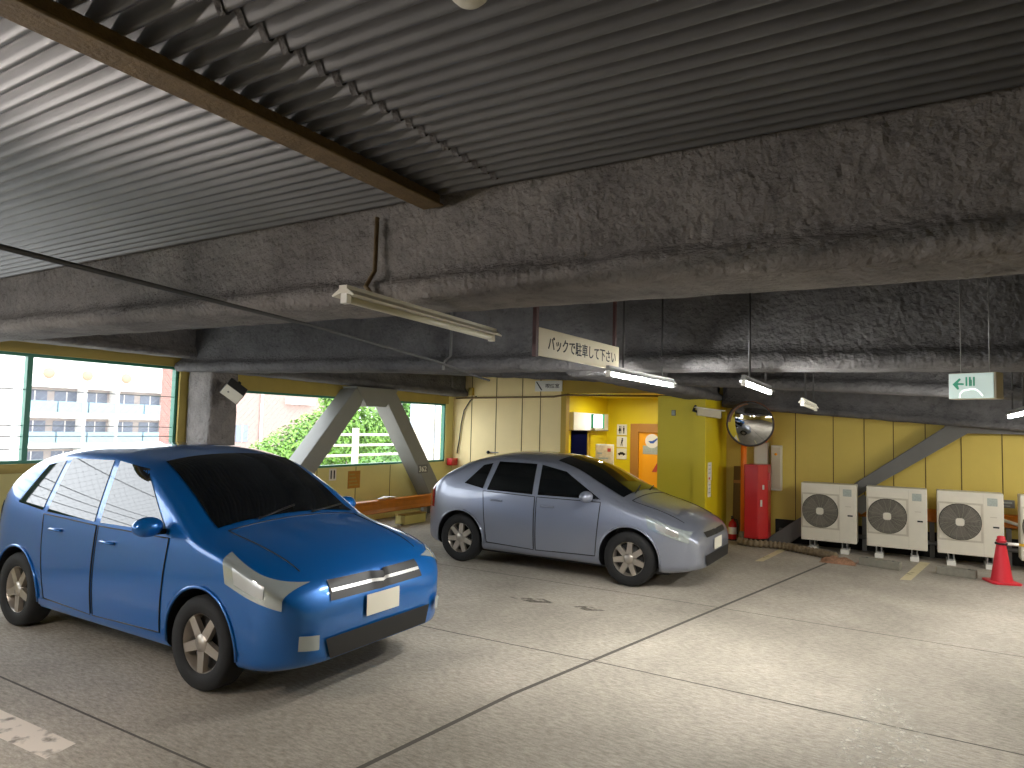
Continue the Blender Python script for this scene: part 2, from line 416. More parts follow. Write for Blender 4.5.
def rough_box(name, x0, x1, y0, y1, z0, z1, mat, label, amp=.012):
    mb = MB(); vs = []; prof = []
    r = .05; N = 5
    for cx, cy, a0 in ((x1-r,y1-r,0),(x0+r,y1-r,PI/2),(x0+r,y0+r,PI),(x1-r,y0+r,1.5*PI)):
        for k in range(N+1):
            a = a0+k*PI/2/N; prof.append((cx+r*math.cos(a), cy+r*math.sin(a)))
    # densify
    pts = []
    for i in range(len(prof)):
        a = Vector(prof[i]); b = Vector(prof[(i+1)%len(prof)]); k = max(1, int((b-a).length/.06))
        for j in range(k): pts.append(a.lerp(b, j/k))
    m = len(pts); ns = int((z1-z0)/.07); c = Vector(((x0+x1)/2, (y0+y1)/2, 0))
    for i in range(ns+1):
        z = z0+(z1-z0)*i/ns
        for q in pts:
            p = Vector((q.x, q.y, z)); w = noise.noise(p*5)*amp+noise.noise(p*17)*amp*.6
            d = (p-Vector((c.x,c.y,z))).normalized(); vs.append(p+d*w)
    fs = [(i*m+k, i*m+(k+1)%m, (i+1)*m+(k+1)%m, (i+1)*m+k) for i in range(ns) for k in range(m)]
    fs += [tuple(range(m))[::-1], tuple(range(ns*m, ns*m+m))]
    return struct(name, mb.add(vs, fs, True), mat, label)
rough_box('column', -8.42, -7.90, 5.60, 6.02, 0, 2.9, M['spray'], 'sprayed column between the two windows')
rough_box('column', -8.42, -8.10, 11.2, 11.7, 2.33, 2.9, M['spray_dark'], 'sprayed column head in the far corner')
rough_box('column', -8.42, -7.90, -1.55, -1.15, 0, 2.9, M['spray'], 'sprayed column at the near end of the large window')

# ------------------------------------------------------------------ left wall with its windows
W1 = (-6.6, 5.5, 1.20, 2.42); W2 = (6.25, 11.5, .98, 2.17)
t = .14; x0, x1 = XL-t, XL
mb = MB()
mb.box(x0, x1, YF, W1[0], 0, 2.92)
mb.box(x0, x1, W1[0], W1[1], 0, W1[2]); mb.box(x0, x1, W1[0], W1[1], W1[3], 2.92)
mb.box(x0, x1, W1[1], W2[0], 0, 2.92)
mb.box(x0, x1, W2[0], W2[1], 0, W2[2]); mb.box(x0, x1, W2[0], W2[1], W2[3], 2.92)
mb.box(x0, x1, W2[1], YB+.2, 0, 2.92)
wl = struct('wall_left', mb, M['dado'], 'yellow panelled side wall with two long openings')
mb = MB()
for y in [7.1, 8.0, 8.9, 9.8, 10.7]: mb.box(XL-.002, XL+.003, y-.006, y+.006, .1, .97)
for y in [7.3, 8.4, 9.6, 10.6]: mb.box(XL-.002, XL+.003, y-.006, y+.006, 2.2, 2.6)
part(wl, 'panel_seam', mb, M['seam']).matrix_parent_inverse = wl.matrix_world.inverted() if False else Matrix.Translation(-wl.location)
# ochre trim round the large opening
y0, y1, z0, z1 = W1
mb = MB().box(XL-.02, XL+.03, y0-.1, y1+.12, z1, z1+.13); mb.box(XL-.02, XL+.03, y0-.1, y1+.12, z0-.1, z0)
mb.box(XL-.02, XL+.03, y1, y1+.12, z0, z1); mb.box(XL-.02, XL+.03, y0-.1, y0, z0, z1)
struct('trim_2', mb, M['trim'], 'ochre trim around the large window')
y0, y1, z0, z1 = W2
mb = MB().box(XL-.02, XL+.02, y0-.05, y1+.05, z1, z1+.25)
struct('trim_3', mb, M['trim'], 'ochre lintel over the braced window')
def window(name, W, posts, wires, label):
    y0, y1, z0, z1 = W
    w = thing(name, label, None, (XL-.06, y0, z0), kind='structure')
    H = z1-z0; Ln = y1-y0; f = .035
    mb = MB().box(-.04, .04, 0, Ln, 0, f); mb.box(-.04, .04, 0, Ln, H-f, H); mb.box(-.04, .04, 0, f, f, H-f); mb.box(-.04, .04, Ln-f, Ln, f, H-f)
    part(w, 'window_frame', mb, M['green'])
    for p in posts:
        part(w, 'post', MB().box(-.035, .035, p-y0-.028, p-y0+.028, f, H-f), M['green'])
    for z in wires:
        part(w, 'guard_wire', MB().tube([(0,f,z-z0),(0,Ln-f,z-z0)], .006, 6), M['wire'])
    # fine bird netting: diagonal threads
    mb = MB(); s = .1; k = int((Ln+H)/s)
    for i in range(k):
        a = i*s-H
        for sg in (1,-1):
            if sg > 0: p = [(a,0),(a+H,H)]
            else: p = [(a+H,0),(a,H)]
            q = []
            (ya,za),(yb,zb) = p
            lo, hi = 0.0, 1.0
            dy = yb-ya
            t0, t1 = sorted([(f-ya)/dy, (Ln-f-ya)/dy]); lo = max(lo, t0, f/H); hi = min(hi, t1, 1-f/H)
            if hi-lo < .02: continue
            A = (-.02, ya+dy*lo, za+(zb-za)*lo); B = (-.02, ya+dy*hi, za+(zb-za)*hi)
            mb.tube([A,B], .0012, 3, False, False)
    part(w, 'netting', mb, M['wire'])
    return w
window('window_1', W1, [-5.0, -3.3, -1.6, .2, 1.95, 3.74], [2.02, 1.62, 1.50, 1.36], 'large netted opening with green posts')
window('window_2', W2, [], [], 'long netted opening behind the steel braces')
# ------------------------------------------------------------------ back wall
mb = MB()
RX0, RX1, RY = -5.9, -3.56, 14.0
mb.box(XL-.14, RX0, YB, YB+.14, 0, 2.95)
wb = struct('wall_back', mb, M['cream'], 'cream panelled back wall beside the entrance')
mb = MB()
for x in (-7.98, -7.38, -6.77, -6.36): mb.box(x-.008, x+.008, YB-.004, YB+.01, .02, 2.9)
struct('trim_4', mb, M['seam'], 'dark seams between the cream panels')
mb = MB().box(-2.05, XR+.2, YB, YB+.14, 0, 2.95); mb.box(RX1, -2.05, YB+.02, YB+.14, 0, 2.95)
struct('wall_back_right', mb, M['panel'], 'mustard panelled back wall behind the outdoor units')
mb = MB()
for x in (-1.7, -1.15, -.72, -.33, .08, .52, 1.0, 1.6, 2.2, 2.8): mb.box(x-.006, x+.006, YB-.004, YB+.01, .34, 2.2)
struct('trim_5', mb, M['seam'], 'thin seams between the mustard panels')
struct('baseboard_back', bm_boxes((-2.0, XR, YB-.03, YB+.01, 0, .36)), M['plinth'], 'dark gap along the foot of the mustard wall')
# entrance recess
mb = MB().box(RX0-.12, RX0, YB+.14, RY, 0, 2.6)
mb.box(RX0-.12, RX1+.12, RY, RY+.14, 0, 2.6); mb.box(RX1, RX1+.12, YB+.1, RY, 0, 2.6)
struct('wall_entrance', mb, M['yellow'], 'bright yellow walls of the entrance recess')
struct('ceiling_entrance', bm_boxes((RX0-.1, RX1+.1, YB+.02, RY+.1, 2.40, 2.46)), M['yellow'], 'yellow ceiling of the entrance recess')
struct('wall_lintel', bm_boxes((RX0, RX1, YB-.02, YB+.12, 2.40, 2.95)), M['ochre'], 'yellow lintel above the entrance, shaded in ochre')  # yellow lintel, its weaker light painted in as a darker ochre
struct('trim_6', bm_boxes((RX0-.0, RX0+.11, YB-.02, YB+.12, 0, 2.40)), M['ochre'], 'ochre jamb at the left of the entrance')
# pillar block: front panel, corner column, return; front coloured darker, return brighter, as lit from the right
struct('wall_pillar', bm_boxes((-3.56, -2.98, 10.5, YB, 0, 2.28)), M['yellow_shaded'], 'yellow pillar block beside the entrance')
struct('wall_pillar_corner', bm_boxes((-2.98, -2.79, 10.47, YB+.05, 0, 2.28)), M['yellow'], 'yellow corner of the pillar block, coloured bright as its lit side', bevel=.01)
struct('trim_7', bm_boxes((-2.985, -2.80, 10.462, 10.468, 0, 2.28)), M['yellow_shaded'], 'strip of the shaded front yellow on the pillar corner')
# unseen sides of the garage
struct('wall_right', bm_boxes((XR, XR+.15, YF, YB+.1, 0, 2.95)), M['panel'])
struct('wall_front', bm_boxes((-5.4, XR+.1, YF-.15, YF, 0, 2.95), (XL-.1, -5.4, YF-.15, YF, 0, .9)), M['panel'])

# ------------------------------------------------------------------ floor joints and paint
def strip(name, pts, w, mat, label, z=.001, kind='structure'):
    mb = MB(); P = [Vector((p[0], p[1], z)) for p in pts]
    vs = []
    for i, p in enumerate(P):
        d = (P[min(i+1,len(P)-1)]-P[max(i-1,0)]).normalized(); q = Vector((-d.y, d.x, 0))*w/2
        vs += [p-q, p+q]
    mb.add(vs, [(2*i,2*i+2,2*i+3,2*i+1) for i in range(len(P)-1)])
    o = link_mesh(name, mb, mat, recentre=True); o['kind'] = kind; o['label'] = label
    return o
strip('floor_joint', [(-2.5,1.5),(-2.45,2.69),(-2.30,3.94),(-1.66,7.3),(-1.05,10.45)], .035, M['joint'], 'long floor joint running back to the hose')
strip('floor_joint', [(-8.3,2.27),(-5.26,2.27),(-3.14,2.275),(-2.5,2.28)], .016, M['joint'], 'floor joint in the near corner')
strip('floor_joint', [(-8.3,4.75),(-3.41,4.80),(-2.07,4.84),(.03,4.82),(2.5,4.80)], .016, M['joint'], 'cross joint in the middle of the floor')
strip('floor_joint', [(-8.3,7.0),(-1.9,6.99),(.3,6.93),(2.5,6.9)], .014, M['joint'], 'far cross joint of the floor')
def paint(name, poly, mat, label, z=.0016):
    mb = MB().add([(x,y,z) for x,y in poly], [tuple(range(len(poly)))])
    o = link_mesh(name, mb, mat, recentre=True); o['kind'] = 'structure'; o['label'] = label; return o
paint('floor_line', [(-6.6,1.92),(-4.7,1.86),(-4.30,1.86),(-3.83,1.88),(-3.88,2.05),(-4.66,2.03),(-6.6,2.10)], M['whiteline'], 'worn white parking line near the blue car')
paint('floor_line', [(-1.93,9.75),(-1.83,9.80),(-1.70,11.1),(-1.80,11.15)], M['yellowline'], 'worn yellow bay line near the mirror post')
paint('floor_line', [(-.22,9.66),(-.10,9.70),(.12,11.2),(.0,11.22)], M['yellowline'], 'worn yellow bay line between two wheel stops')
paint('floor_marking', [(-.42,4.15),(-.02,4.05),(.05,4.70),(-.22,5.5),(-.32,5.5)], M['worn'], 'flaking white marking on the floor')
paint('floor_stain', [(-3.62,6.10),(-3.35,6.05),(-3.1,6.16),(-3.3,6.24)], M['stain'], 'dark oil stain in front of the silver car')
paint('floor_stain', [(-2.95,6.16),(-2.75,6.10),(-2.6,6.2),(-2.8,6.26)], M['stain'], 'small oil stain beside the larger one')

# ------------------------------------------------------------------ steel braces
br = thing('steel_brace', 'grey A-shaped steel brace standing before the far side window', 'brace', (-8.15, 8.9, 0))
def loc_prism(poly, o, a, b): return MB().prism([(y-o[1], z-o[2]) for y, z in poly], 'x', a-o[0], b-o[0])
BO = (-8.15, 8.9, 0)
part(br, 'leg', loc_prism([(6.26,0),(6.70,0),(8.50,2.04),(8.62,2.30),(8.35,2.30)], BO, -8.34, -8.0), M['brace'], .01)
part(br, 'leg', loc_prism([(10.78,0),(11.2,0),(9.47,2.18),(9.36,2.30),(9.05,2.30),(9.20,2.04)], BO, -8.34, -8.0), M['brace'], .01)
part(br, 'gusset_plate', loc_prism([(8.36,2.34),(8.62,2.02),(9.10,2.02),(9.42,2.34)], BO, -8.32, -7.985), M['brace'], .006)
lg = part(br, 'number_plate', MB().box(.171,.176,1.13,1.42,.83,.985), M['brace_dark'])
text_mesh('number', '362', .22, .10, M['paper'], br, face_mtx((.178, 1.27, .905), (0,1,0), (0,0,1)), bold=.01)
bb = thing('steel_brace', 'dark grey slanted steel brace rising behind the outdoor units', 'brace', (.4, 11.62, 0))
part(bb, 'diagonal', MB().prism([(-2.55,.02),(-2.15,.02),(-1.1,.9),(.19,1.80),(2.4,1.80),(2.4,2.02),(-.02,2.02),(-.09,1.88)], 'y', -.10, .09), M['brace_dark'], .008)
part(bb, 'gusset_plate', MB().prism([(-.95,.72),(-1.12,.86),(-1.32,.70),(-1.15,.56)], 'y', -.106, -.1005), M['brace'])

# ------------------------------------------------------------------ guard rails
gr = thing('guard_rail', 'orange guard rail along the wall under the braced window', 'guard rail', (-7.8, 8.6, 0))
part(gr, 'beam', MB().prism([(-.02,.22),(.045,.24),(.02,.30),(.02,.38),(.045,.44),(-.02,.46)], 'y', -2.2, 1.75), M['rail'], .006)
for y in (-1.9, -.2, 1.5): part(gr, 'post', MB().box(-.10, -.03, y-.05, y+.05, 0, .42), M['grey'])
g2 = thing('guard_rail', 'orange guard rail on the mustard wall behind the outdoor units', 'guard rail', (0, 11.66, 0))
part(g2, 'beam', MB().prism([(.03,.50),(-.03,.52),(-.01,.57),(-.01,.63),(-.03,.68),(.03,.70)], 'x', -.95, 4.5), M['rail'], .006)
for x in (-.72, .15, 1.05, 2.4, 4): part(g2, 'post', MB().box(x-.03, x+.03, .0, .05, 0, .66), M['grey'])
cb = thing('cardboard_box', 'flat yellowish box lying under the orange rail', 'box', (-7.72, 9.55, 0))
part(cb, 'carton', MB().box(-.12,.10,-.28,.30,0,.15), M['dado'], .01); part(cb, 'lid', MB().box(-.13,.11,-.29,.31,.15,.17), M['trim'], .004)
single('paper_sheet', 'crumpled white paper lying on the orange rail', 'paper', MB().add([(-7.83,8.75,.47),(-7.76,8.78,.475),(-7.75,9.0,.49),(-7.76,9.22,.472),(-7.84,9.2,.478),(-7.85,8.98,.5)], [(0,1,2,5),(5,2,3,4)]), M['paper'])

# ------------------------------------------------------------------ lamps
def lamp(x, y0, y1, z, lit, label, dx=0.0, group=None, hang=None, warm=False):
    L = y1-y0
    r = thing('ceiling_lamp', label, 'lamp', (x, (y0+y1)/2, z), math.atan2(-dx, L), group)
    h = L/2; k_ = .95 if hang is None else .55
    part(r, 'housing', MB().prism([(-.022*k_,.04),(-.062*k_,.014),(-.057*k_,.008),(-.012,.022),(.012,.022),(.057*k_,.008),(.062*k_,.014),(.022*k_,.04),(.022*k_,.055),(-.022*k_,.055)], 'y', -h, h), M['ivory'] if hang is None or not lit else M['grey'])
    part(r, 'lamp_tube', MB().tube([(0,-h+.04,0),(0,h-.04,0)], .0165, 12), (M['tube_warm_fill'] if warm else M['tube']) if lit else M['tube_off'])
    for s in (-1, 1):
        part(r, 'lamp_holder', MB().box(-.016,.016, s*(h-.02)-.014, s*(h-.02)+.014, -.02, .03), M['white'])
    if hang:
        for s in (-.6, .6):
            part(r, 'hanger', MB().tube([(0,s*h,.06),(0,s*h,hang-z)], .008, 8), M['darkgrey'])
    return r
lamp(-2.10, 2.04, 3.37, 2.262, False, 'unlit cream fluorescent lamp under the nearest ceiling beam', -.10)
lamp(-1.82, 4.36, 5.68, 2.128, True, 'lit fluorescent lamp just behind the hanging Japanese sign', .04, hang=2.9)
lamp(-1.085, 4.95, 6.25, 2.095, True, 'lit fluorescent lamp above the convex mirror', -.05, hang=2.9)
lamp(-.955, 6.75, 8.3, 2.018, False, 'unlit fluorescent lamp right of the convex mirror', -.07, hang=2.9)
lamp(.78, 7.05, 8.40, 1.965, True, 'lit fluorescent lamp end beside the green exit sign', 0, hang=2.9)
lamp(-4.3, -.6, .8, 2.27, True, 'added unseen fill lamp, warm and lit, left of the viewpoint', 0, hang=2.9, warm=True)  # added out of view to warm and brighten the near left floor
lamp(2.5, 9.1, 10.5, 1.98, True, 'added unseen fill lamp, lit, beyond the right edge of the view', 0, hang=2.9)  # added out of view to brighten the back wall and outdoor units
# conduit down the near beam to the unlit lamp
single('conduit', 'brown conduit running down the nearest beam to the unlit lamp', 'conduit', MB().tube([(-2.47,2.69,2.84),(-2.465,2.68,2.55),(-2.45,2.60,2.45),(-2.36,2.585,2.37)], .012, 8), M['joist'])
single('cable', 'thin dark cable strung diagonally below the ceiling beams', 'cable', MB().tube([(-2.56,.4,2.325),(-2.74,1.15,2.325),(-2.94,2.0,2.325),(-3.1,2.86,2.315),(-3.43,4.5,2.27),(-3.60,5.45,2.20),(-3.62,5.62,2.19)], .011, 8), M['darkgrey'])
single('conduit', 'grey conduit running down the second beam left of the lamp', 'conduit', MB().tube([(-3.98,5.46,2.9),(-3.98,5.46,2.42),(-3.99,5.37,2.36),(-3.99,5.36,2.28)], .014, 8), M['grey'])
# round detector on the deck
d = thing('smoke_detector', 'round white detector on the corrugated ceiling at the top edge', 'detector', (-1.0, 1.405, 2.9))
part(d, 'base', MB().lathe([(0,0),(.06,0),(.06,-.012),(0,-.012)], 24), M['white']); part(d, 'dome', MB().lathe([(.052,-.012),(.05,-.03),(.035,-.045),(0,-.05)], 24), M['ivory'])

# ------------------------------------------------------------------ hanging sign
hs = thing('hanging_sign', 'cream hanging sign asking drivers to park backwards', 'sign', (-1.95, 4.17, 2.18), math.radians(-3))
part(hs, 'sign_board', MB().box(-.012,.012,-.575,.565,0,.172), M['signface'], .004)
text_mesh('lettering', 'バックで駐車して下さい', .97, .09, M['ink'], hs, face_mtx((.0125, .02, .0875), (0,1,0), (0,0,1)), bold=.012)
part(hs, 'hanger', MB().box(-.014,.012,-.606,-.577,-.01,.73), M['maroon'], label='dark red hanging strap')
part(hs, 'hanger', MB().box(-.010,.010,.495,.518,.16,.73), M['maroon'], label='dark red hanging strap')
# exit sign
ex = thing('exit_sign', 'boxy green arrow exit sign hanging from the beam at right', 'sign', (.313, 5.25, 1.992), math.radians(-24)); ex.scale = (.813,)*3
part(ex, 'housing', MB().box(-.165,.165,-.06,.075,0,.205), M['beige'], .006)
part(ex, 'sign_face', MB().box(-.163,.150,-.066,-.0605,.003,.202), M['exitface'], .004)
part(ex, 'arrow', MB().prism([(-.135,.118),(-.085,.165),(-.075,.155),(-.097,.128),(-.055,.124),(-.055,.110),(-.097,.112),(-.088,.078),(-.10,.075)], 'y', -.068, -.0662), M['greenink'])
mb = MB()
for x in (-.036, -.012, .016): mb.box(x-.006, x+.006, -.068, -.0662, .102, .172)
mb.box(-.004,.002,-.068,-.0662,.102,.15)
part(ex, 'lettering', mb, M['greenink'])
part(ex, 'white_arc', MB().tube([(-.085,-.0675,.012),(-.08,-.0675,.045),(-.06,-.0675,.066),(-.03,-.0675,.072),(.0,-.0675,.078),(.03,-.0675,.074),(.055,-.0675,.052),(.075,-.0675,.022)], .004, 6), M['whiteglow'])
part(ex, 'hanger', MB().tube([(.10,.0,.2),(.10,.0,1.1)], .0045, 8), M['grey']); part(ex, 'hanger', MB().tube([(-.10,.0,.2),(-.10,.0,1.1)], .0045, 8), M['grey'])
# box speaker on the column
n_ = Vector((.62,-.70,-.36)).normalized()
e1 = (Rr*.72-Uu*.69); e1 = (e1-n_*e1.dot(n_)).normalized(); e2 = n_.cross(e1)
sp = thing('wall_speaker', 'small cream box speaker fixed to the grey column', 'speaker', (-7.42, 5.55, 2.06))
sp.rotation_mode = 'QUATERNION'; sp.rotation_quaternion = Matrix((e1, e2, n_)).transposed().to_quaternion()
part(sp, 'cabinet', MB().box(-.125,.125,-.075,.075,-.26,0), M['darkgrey'], .005)
part(sp, 'front_panel', MB().box(-.122,.122,-.072,.072,.0,.006), M['ivory'], .003)
part(sp, 'side_panel', MB().box(.126,.130,-.07,.07,-.25,-.005), M['beige'])
part(sp, 'badge', MB().lathe([(0,.008),(.012,.008),(.012,.006)], 12, at=(-.05,0,0)), M['grey'])
part(sp, 'bracket', MB().box(-.02,.02,-.02,.02,-.46,-.26), M['black'])
# security camera
sc = thing('security_camera', 'cream box security camera on the yellow pillar', 'camera', (-2.80, 10.38, 2.03), math.radians(-62))
part(sc, 'housing', MB().prism([(-.10,-.05),(.24,-.095),(.25,.02),(-.10,.055)], 'x', -.06, .06), M['beige'], .006)
part(sc, 'sunshield', MB().prism([(-.13,.06),(.30,.015),(.30,.03),(-.13,.078)], 'x', -.075, .075), M['ivory'], .003)
part(sc, 'lens', MB().lathe([(0,.262),(.035,.262),(.04,.245)], 16, 'y', (0,0,-.04)), M['black'])
part(sc, 'bracket', MB().tube([(0,-.08,0),(-.08,-.14,.02),(-.09,-.10,.10)], .02, 8), M['black'])
# little grey box on the pillar
pb = thing('switch_box', 'little grey sensor box high on the yellow pillar', 'box', (-3.3, 10.5, 1.97))
part(pb, 'case', MB().box(-.03,.03,-.035,0,0,.09), M['grey'], .006); part(pb, 'cover', MB().box(-.024,.024,-.04,-.035,.012,.078), M['label'])
# notice on the bright return
nt = thing('wall_notice', 'narrow white notice strip on the bright yellow corner', 'notice', (-2.79, 10.68, .73))
part(nt, 'sheet', MB().box(0,.004,-.09,.12,.25,.53), M['paper']); part(nt, 'sheet', MB().box(0,.004,-.09,.08,0,.24), M['paper'])
for z in (.48,.42,.36,.18,.12,.06): part(nt, 'printed_line', MB().box(.0041,.005,-.06,.06,z,z+.012), M['label'])
part(nt, 'red_mark', MB().box(.0041,.0052,-.05,.03,.268,.30), M['redink'])

# ------------------------------------------------------------------ things on the cream wall and in the recess
ss = thing('room_sign', 'white smoking room sign at the top of the cream wall', 'sign', (-6.17, YB-.02, 2.435))
part(ss, 'plate', MB().box(-.295,.295,-.03,0,0,.205), M['white'], .004)
part(ss, 'cigarette_icon', MB().prism([(-.27,.185),(-.25,.19),(-.13,.025),(-.155,.018)], 'y', -.033, -.0302), M['ink'])
text_mesh('lettering', '喫煙室', .30, .085, M['ink'], ss, face_mtx((.09, -.0305, .105), (1,0,0), (0,0,1)), bold=.01)
single('pipe', 'dark horizontal pipe along the cream wall and lintel', 'pipe', MB().tube([(-8.35,YB-.05,2.30),(-6.05,YB-.05,2.33),(-5.8,YB-.05,2.365),(-3.62,YB-.05,2.335)], .018, 8), M['joist'])
single('cable', 'dark cable drooping in the corner beside the window', 'cable', MB().tube([(-7.85,YB-.03,2.34),(-8.0,YB-.03,2.26),(-8.15,YB-.03,2.05),(-8.22,YB-.03,1.75),(-8.26,YB-.03,1.4),(-8.3,YB-.03,1.15)], .012, 8), M['darkgrey'])
dh = thing('door_latch', 'black latch with thin bar on the cream wall', 'latch', (-7.52, YB, 1.2))
part(dh, 'knob', MB().lathe([(0,-.07),(.03,-.065),(.035,-.04),(.015,-.02),(.015,0)], 16, 'y'), M['black']); part(dh, 'bar', MB().box(.03,.22,-.02,-.004,-.008,.012), M['grey'])
rb = thing('alarm_box', 'small red box in the corner by the window', 'box', (-8.40, 11.60, .9))
part(rb, 'case', MB().box(-.04,.10,-.05,.15,0,.13), M['red'], .01); part(rb, 'lid', MB().box(-.043,.105,-.055,.15,.13,.145), M['redink'], .004)
jb = thing('junction_box', 'cream junction box where pipe meets the corner', 'box', (-7.98, YB-.0, 2.36))
part(jb, 'case', MB().box(-.05,.05,-.07,0,0,.16), M['ochre'], .006); part(jb, 'lid', MB().box(-.044,.044,-.076,-.07,.01,.15), M['trim'])
# white box sign with emergency light over the dark doorway
ws = thing('lightbox_sign', 'white box sign above the dark doorway in the recess', 'sign', (RX0, 12.95, 1.70))
part(ws, 'panel', MB().box(0,.10,-.85,.88,0,.35), M['white'], .008)
part(ws, 'frame', MB().box(-.0,.104,-.86,.89,-.012,.0), M['grey'])
es = thing('emergency_light', 'green and white lit emergency sign fixed to the white box', 'sign', (RX0+.1, 12.95, 1.74))
part(es, 'housing', MB().box(0,.26,-.03,.05,0,.29), M['greenink'], .006); part(es, 'lit_face', MB().box(.06,.255,-.036,-.031,.01,.28), M['whiteglow'])
dw = thing('door_1', 'dark glass door under the white box sign', None, (RX0, 12.55, 0), kind='structure')
part(dw, 'leaf', MB().box(-.004,.02,-.36,.36,0.01,1.69), M['navy']); part(dw, 'frame', MB().box(-.004,.035,.36,.50,0,1.69), M['ochre'])
part(dw, 'handle', MB().tube([(.05,.26,.8),(.05,.26,1.15)], .012, 8), M['steel'])
# pictogram plates on the recess back wall
def picto(z, label, kind):
    p = thing('pictogram_plate', label, 'sign', (-5.545, RY, z), group='pictogram plates in the recess')
    part(p, 'plate', MB().box(-.115,.115,-.02,0,0,.235), M['white'], .006)
    mb = MB(); Y0, Y1 = -.0235, -.0202
    def fig(x, s=1.0, skirt=False, lean=0.0):
        mb.lathe([(0,Y0),(.014*s,Y0),(.014*s,Y1)], 12, 'y', (x+lean,0,.185), False)
        if skirt: mb.prism([(x-.012,.165),(x+.012,.165),(x+.034,.09),(x-.034,.09)], 'y', Y0, Y1)
        else: mb.prism([(x-.018+lean,.165),(x+.018+lean,.165),(x+.015,.09),(x-.015,.09)], 'y', Y0, Y1)
        mb.prism([(x-.014,.09),(x-.003,.09),(x-.003-lean*.4,.035),(x-.014-lean*.6,.035)], 'y', Y0, Y1)
        mb.prism([(x+.003,.09),(x+.014,.09),(x+.014+lean,.035),(x+.003+lean,.035)], 'y', Y0, Y1)
    if kind == 'toilet':
        fig(-.045, 1, True); fig(.045); mb.box(-.003,.003,Y0,Y1,.04,.2)
    elif kind == 'walk': fig(0, 1.2, False, .016)
    else:
        mb.prism([(-.085,.10),(-.08,.13),(-.05,.136),(-.03,.155),(.035,.155),(.055,.134),(.085,.128),(.088,.10)], 'y', Y0, Y1)
        for x in (-.048,.05): mb.lathe([(0,Y0),(.018,Y0),(.018,Y1)], 12, 'y', (x,0,.098), False)
    part(p, 'symbol', mb, M['ink'])
picto(1.605, 'white toilet pictogram plate, top one on the yellow wall', 'toilet')
picto(1.342, 'white walking figure pictogram plate, middle one on the yellow wall', 'walk')
picto(1.085, 'white car pictogram plate, bottom one on the yellow wall', 'car')
# orange door
od = thing('door_2', 'orange door in a brown frame', None, (-4.65, RY, 0), kind='structure')
part(od, 'frame', bm_boxes((-.67,-.49,-.10,0,0,1.86),(.49,.67,-.10,0,0,1.86),(-.49,.49,-.10,0,1.68,1.86)), M['doorframe'], .006)
part(od, 'leaf', MB().box(-.49,.49,-.05,0,.01,1.68), M['doororange'])
part(od, 'sticker', MB().lathe([(0,-.054),(.15,-.054),(.15,-.0505)], 28, 'y', (-.20,0,1.50), False), M['paper'])
part(od, 'sticker', MB().prism([(-.40,1.22),(.05,1.22),(.05,1.40),(-.40,1.40)], 'y', -.053, -.0505), M['label'])
part(od, 'emblem', MB().prism([(-.28,1.50),(-.24,1.455),(-.17,1.45),(-.12,1.50),(-.06,1.56),(-.10,1.56),(-.15,1.525),(-.20,1.50)], 'y', -.058, -.0545), M['blue'])
part(od, 'stripe', MB().prism([(-.2,.85),(-.1,.85),(.06,1.15),(-.02,1.15)], 'y', -.053, -.0505), M['redink'])
part(od, 'handle', MB().tube([(.38,-.09,.75),(.38,-.09,1.05)], .012, 8), M['steel'])
# standing poster board
pbd = thing('poster_board', 'standing board with a printed poster beside the recess wall', 'board', (-5.52, 13.0, 0), math.radians(8))
part(pbd, 'panel', MB().box(-.19,.19,-.015,.015,.45,1.42), M['white'], .004)
part(pbd, 'poster', MB().box(-.178,.178,-.019,-.0155,.47,1.40), M['poster'])
mb = MB()
for x,z,w in ((-.1,1.22,.10),(-.02,1.12,.2),(-.05,.95,.24),(-.08,.80,.16)): mb.box(x-w/2,x+w/2,-.021,-.0192,z,z+.03)
part(pbd, 'print', mb, M['label']); part(pbd, 'red_mark', MB().box(.06,.13,-.021,-.0192,1.27,1.34), M['redink'])
part(pbd, 'leg', MB().tube([(-.16,0,0),(-.16,0,.46)], .012, 8), M['steel']); part(pbd, 'leg', MB().tube([(.16,0,0),(.16,0,.46)], .012, 8), M['steel'])
part(pbd, 'foot', MB().box(-.2,.2,-.15,.15,0,.012), M['grey'])
# recess downlight
dl = thing('downlight', 'small lit downlight in the yellow recess ceiling', 'lamp', (-5.0, 12.75, 2.40))
part(dl, 'ring', MB().lathe([(.10,0),(.10,-.012),(.075,-.014),(.075,0)], 24), M['white']); part(dl, 'lens', MB().lathe([(0,-.010),(.075,-.010),(.075,-.004),(0,-.004)], 24), M['downlight'])
# notices on the yellow side wall
wn = thing('wall_notice', 'square ochre notice sheet on the yellow wall below the braced window', 'notice', (XL, 8.86, .60))
part(wn, 'sheet', MB().box(0,.004,-.15,.15,0,.30), M['notice'])
mb = MB()
for k in range(4): mb.box(.0042,.005,-.12,.10-.03*k,.05+.06*k,.07+.06*k)
part(wn, 'print', mb, M['trim'])
wn2 = thing('wall_notice', 'small white notice with two dark bars on the yellow wall', 'notice', (XL, 8.35, .76))
part(wn2, 'sheet', MB().box(0,.004,-.08,.08,0,.20), M['paper']); 
for y in (-.035, .035): part(wn2, 'printed_bar', MB().box(.0042,.005,y-.015,y+.015,.03,.17), M['ink'])

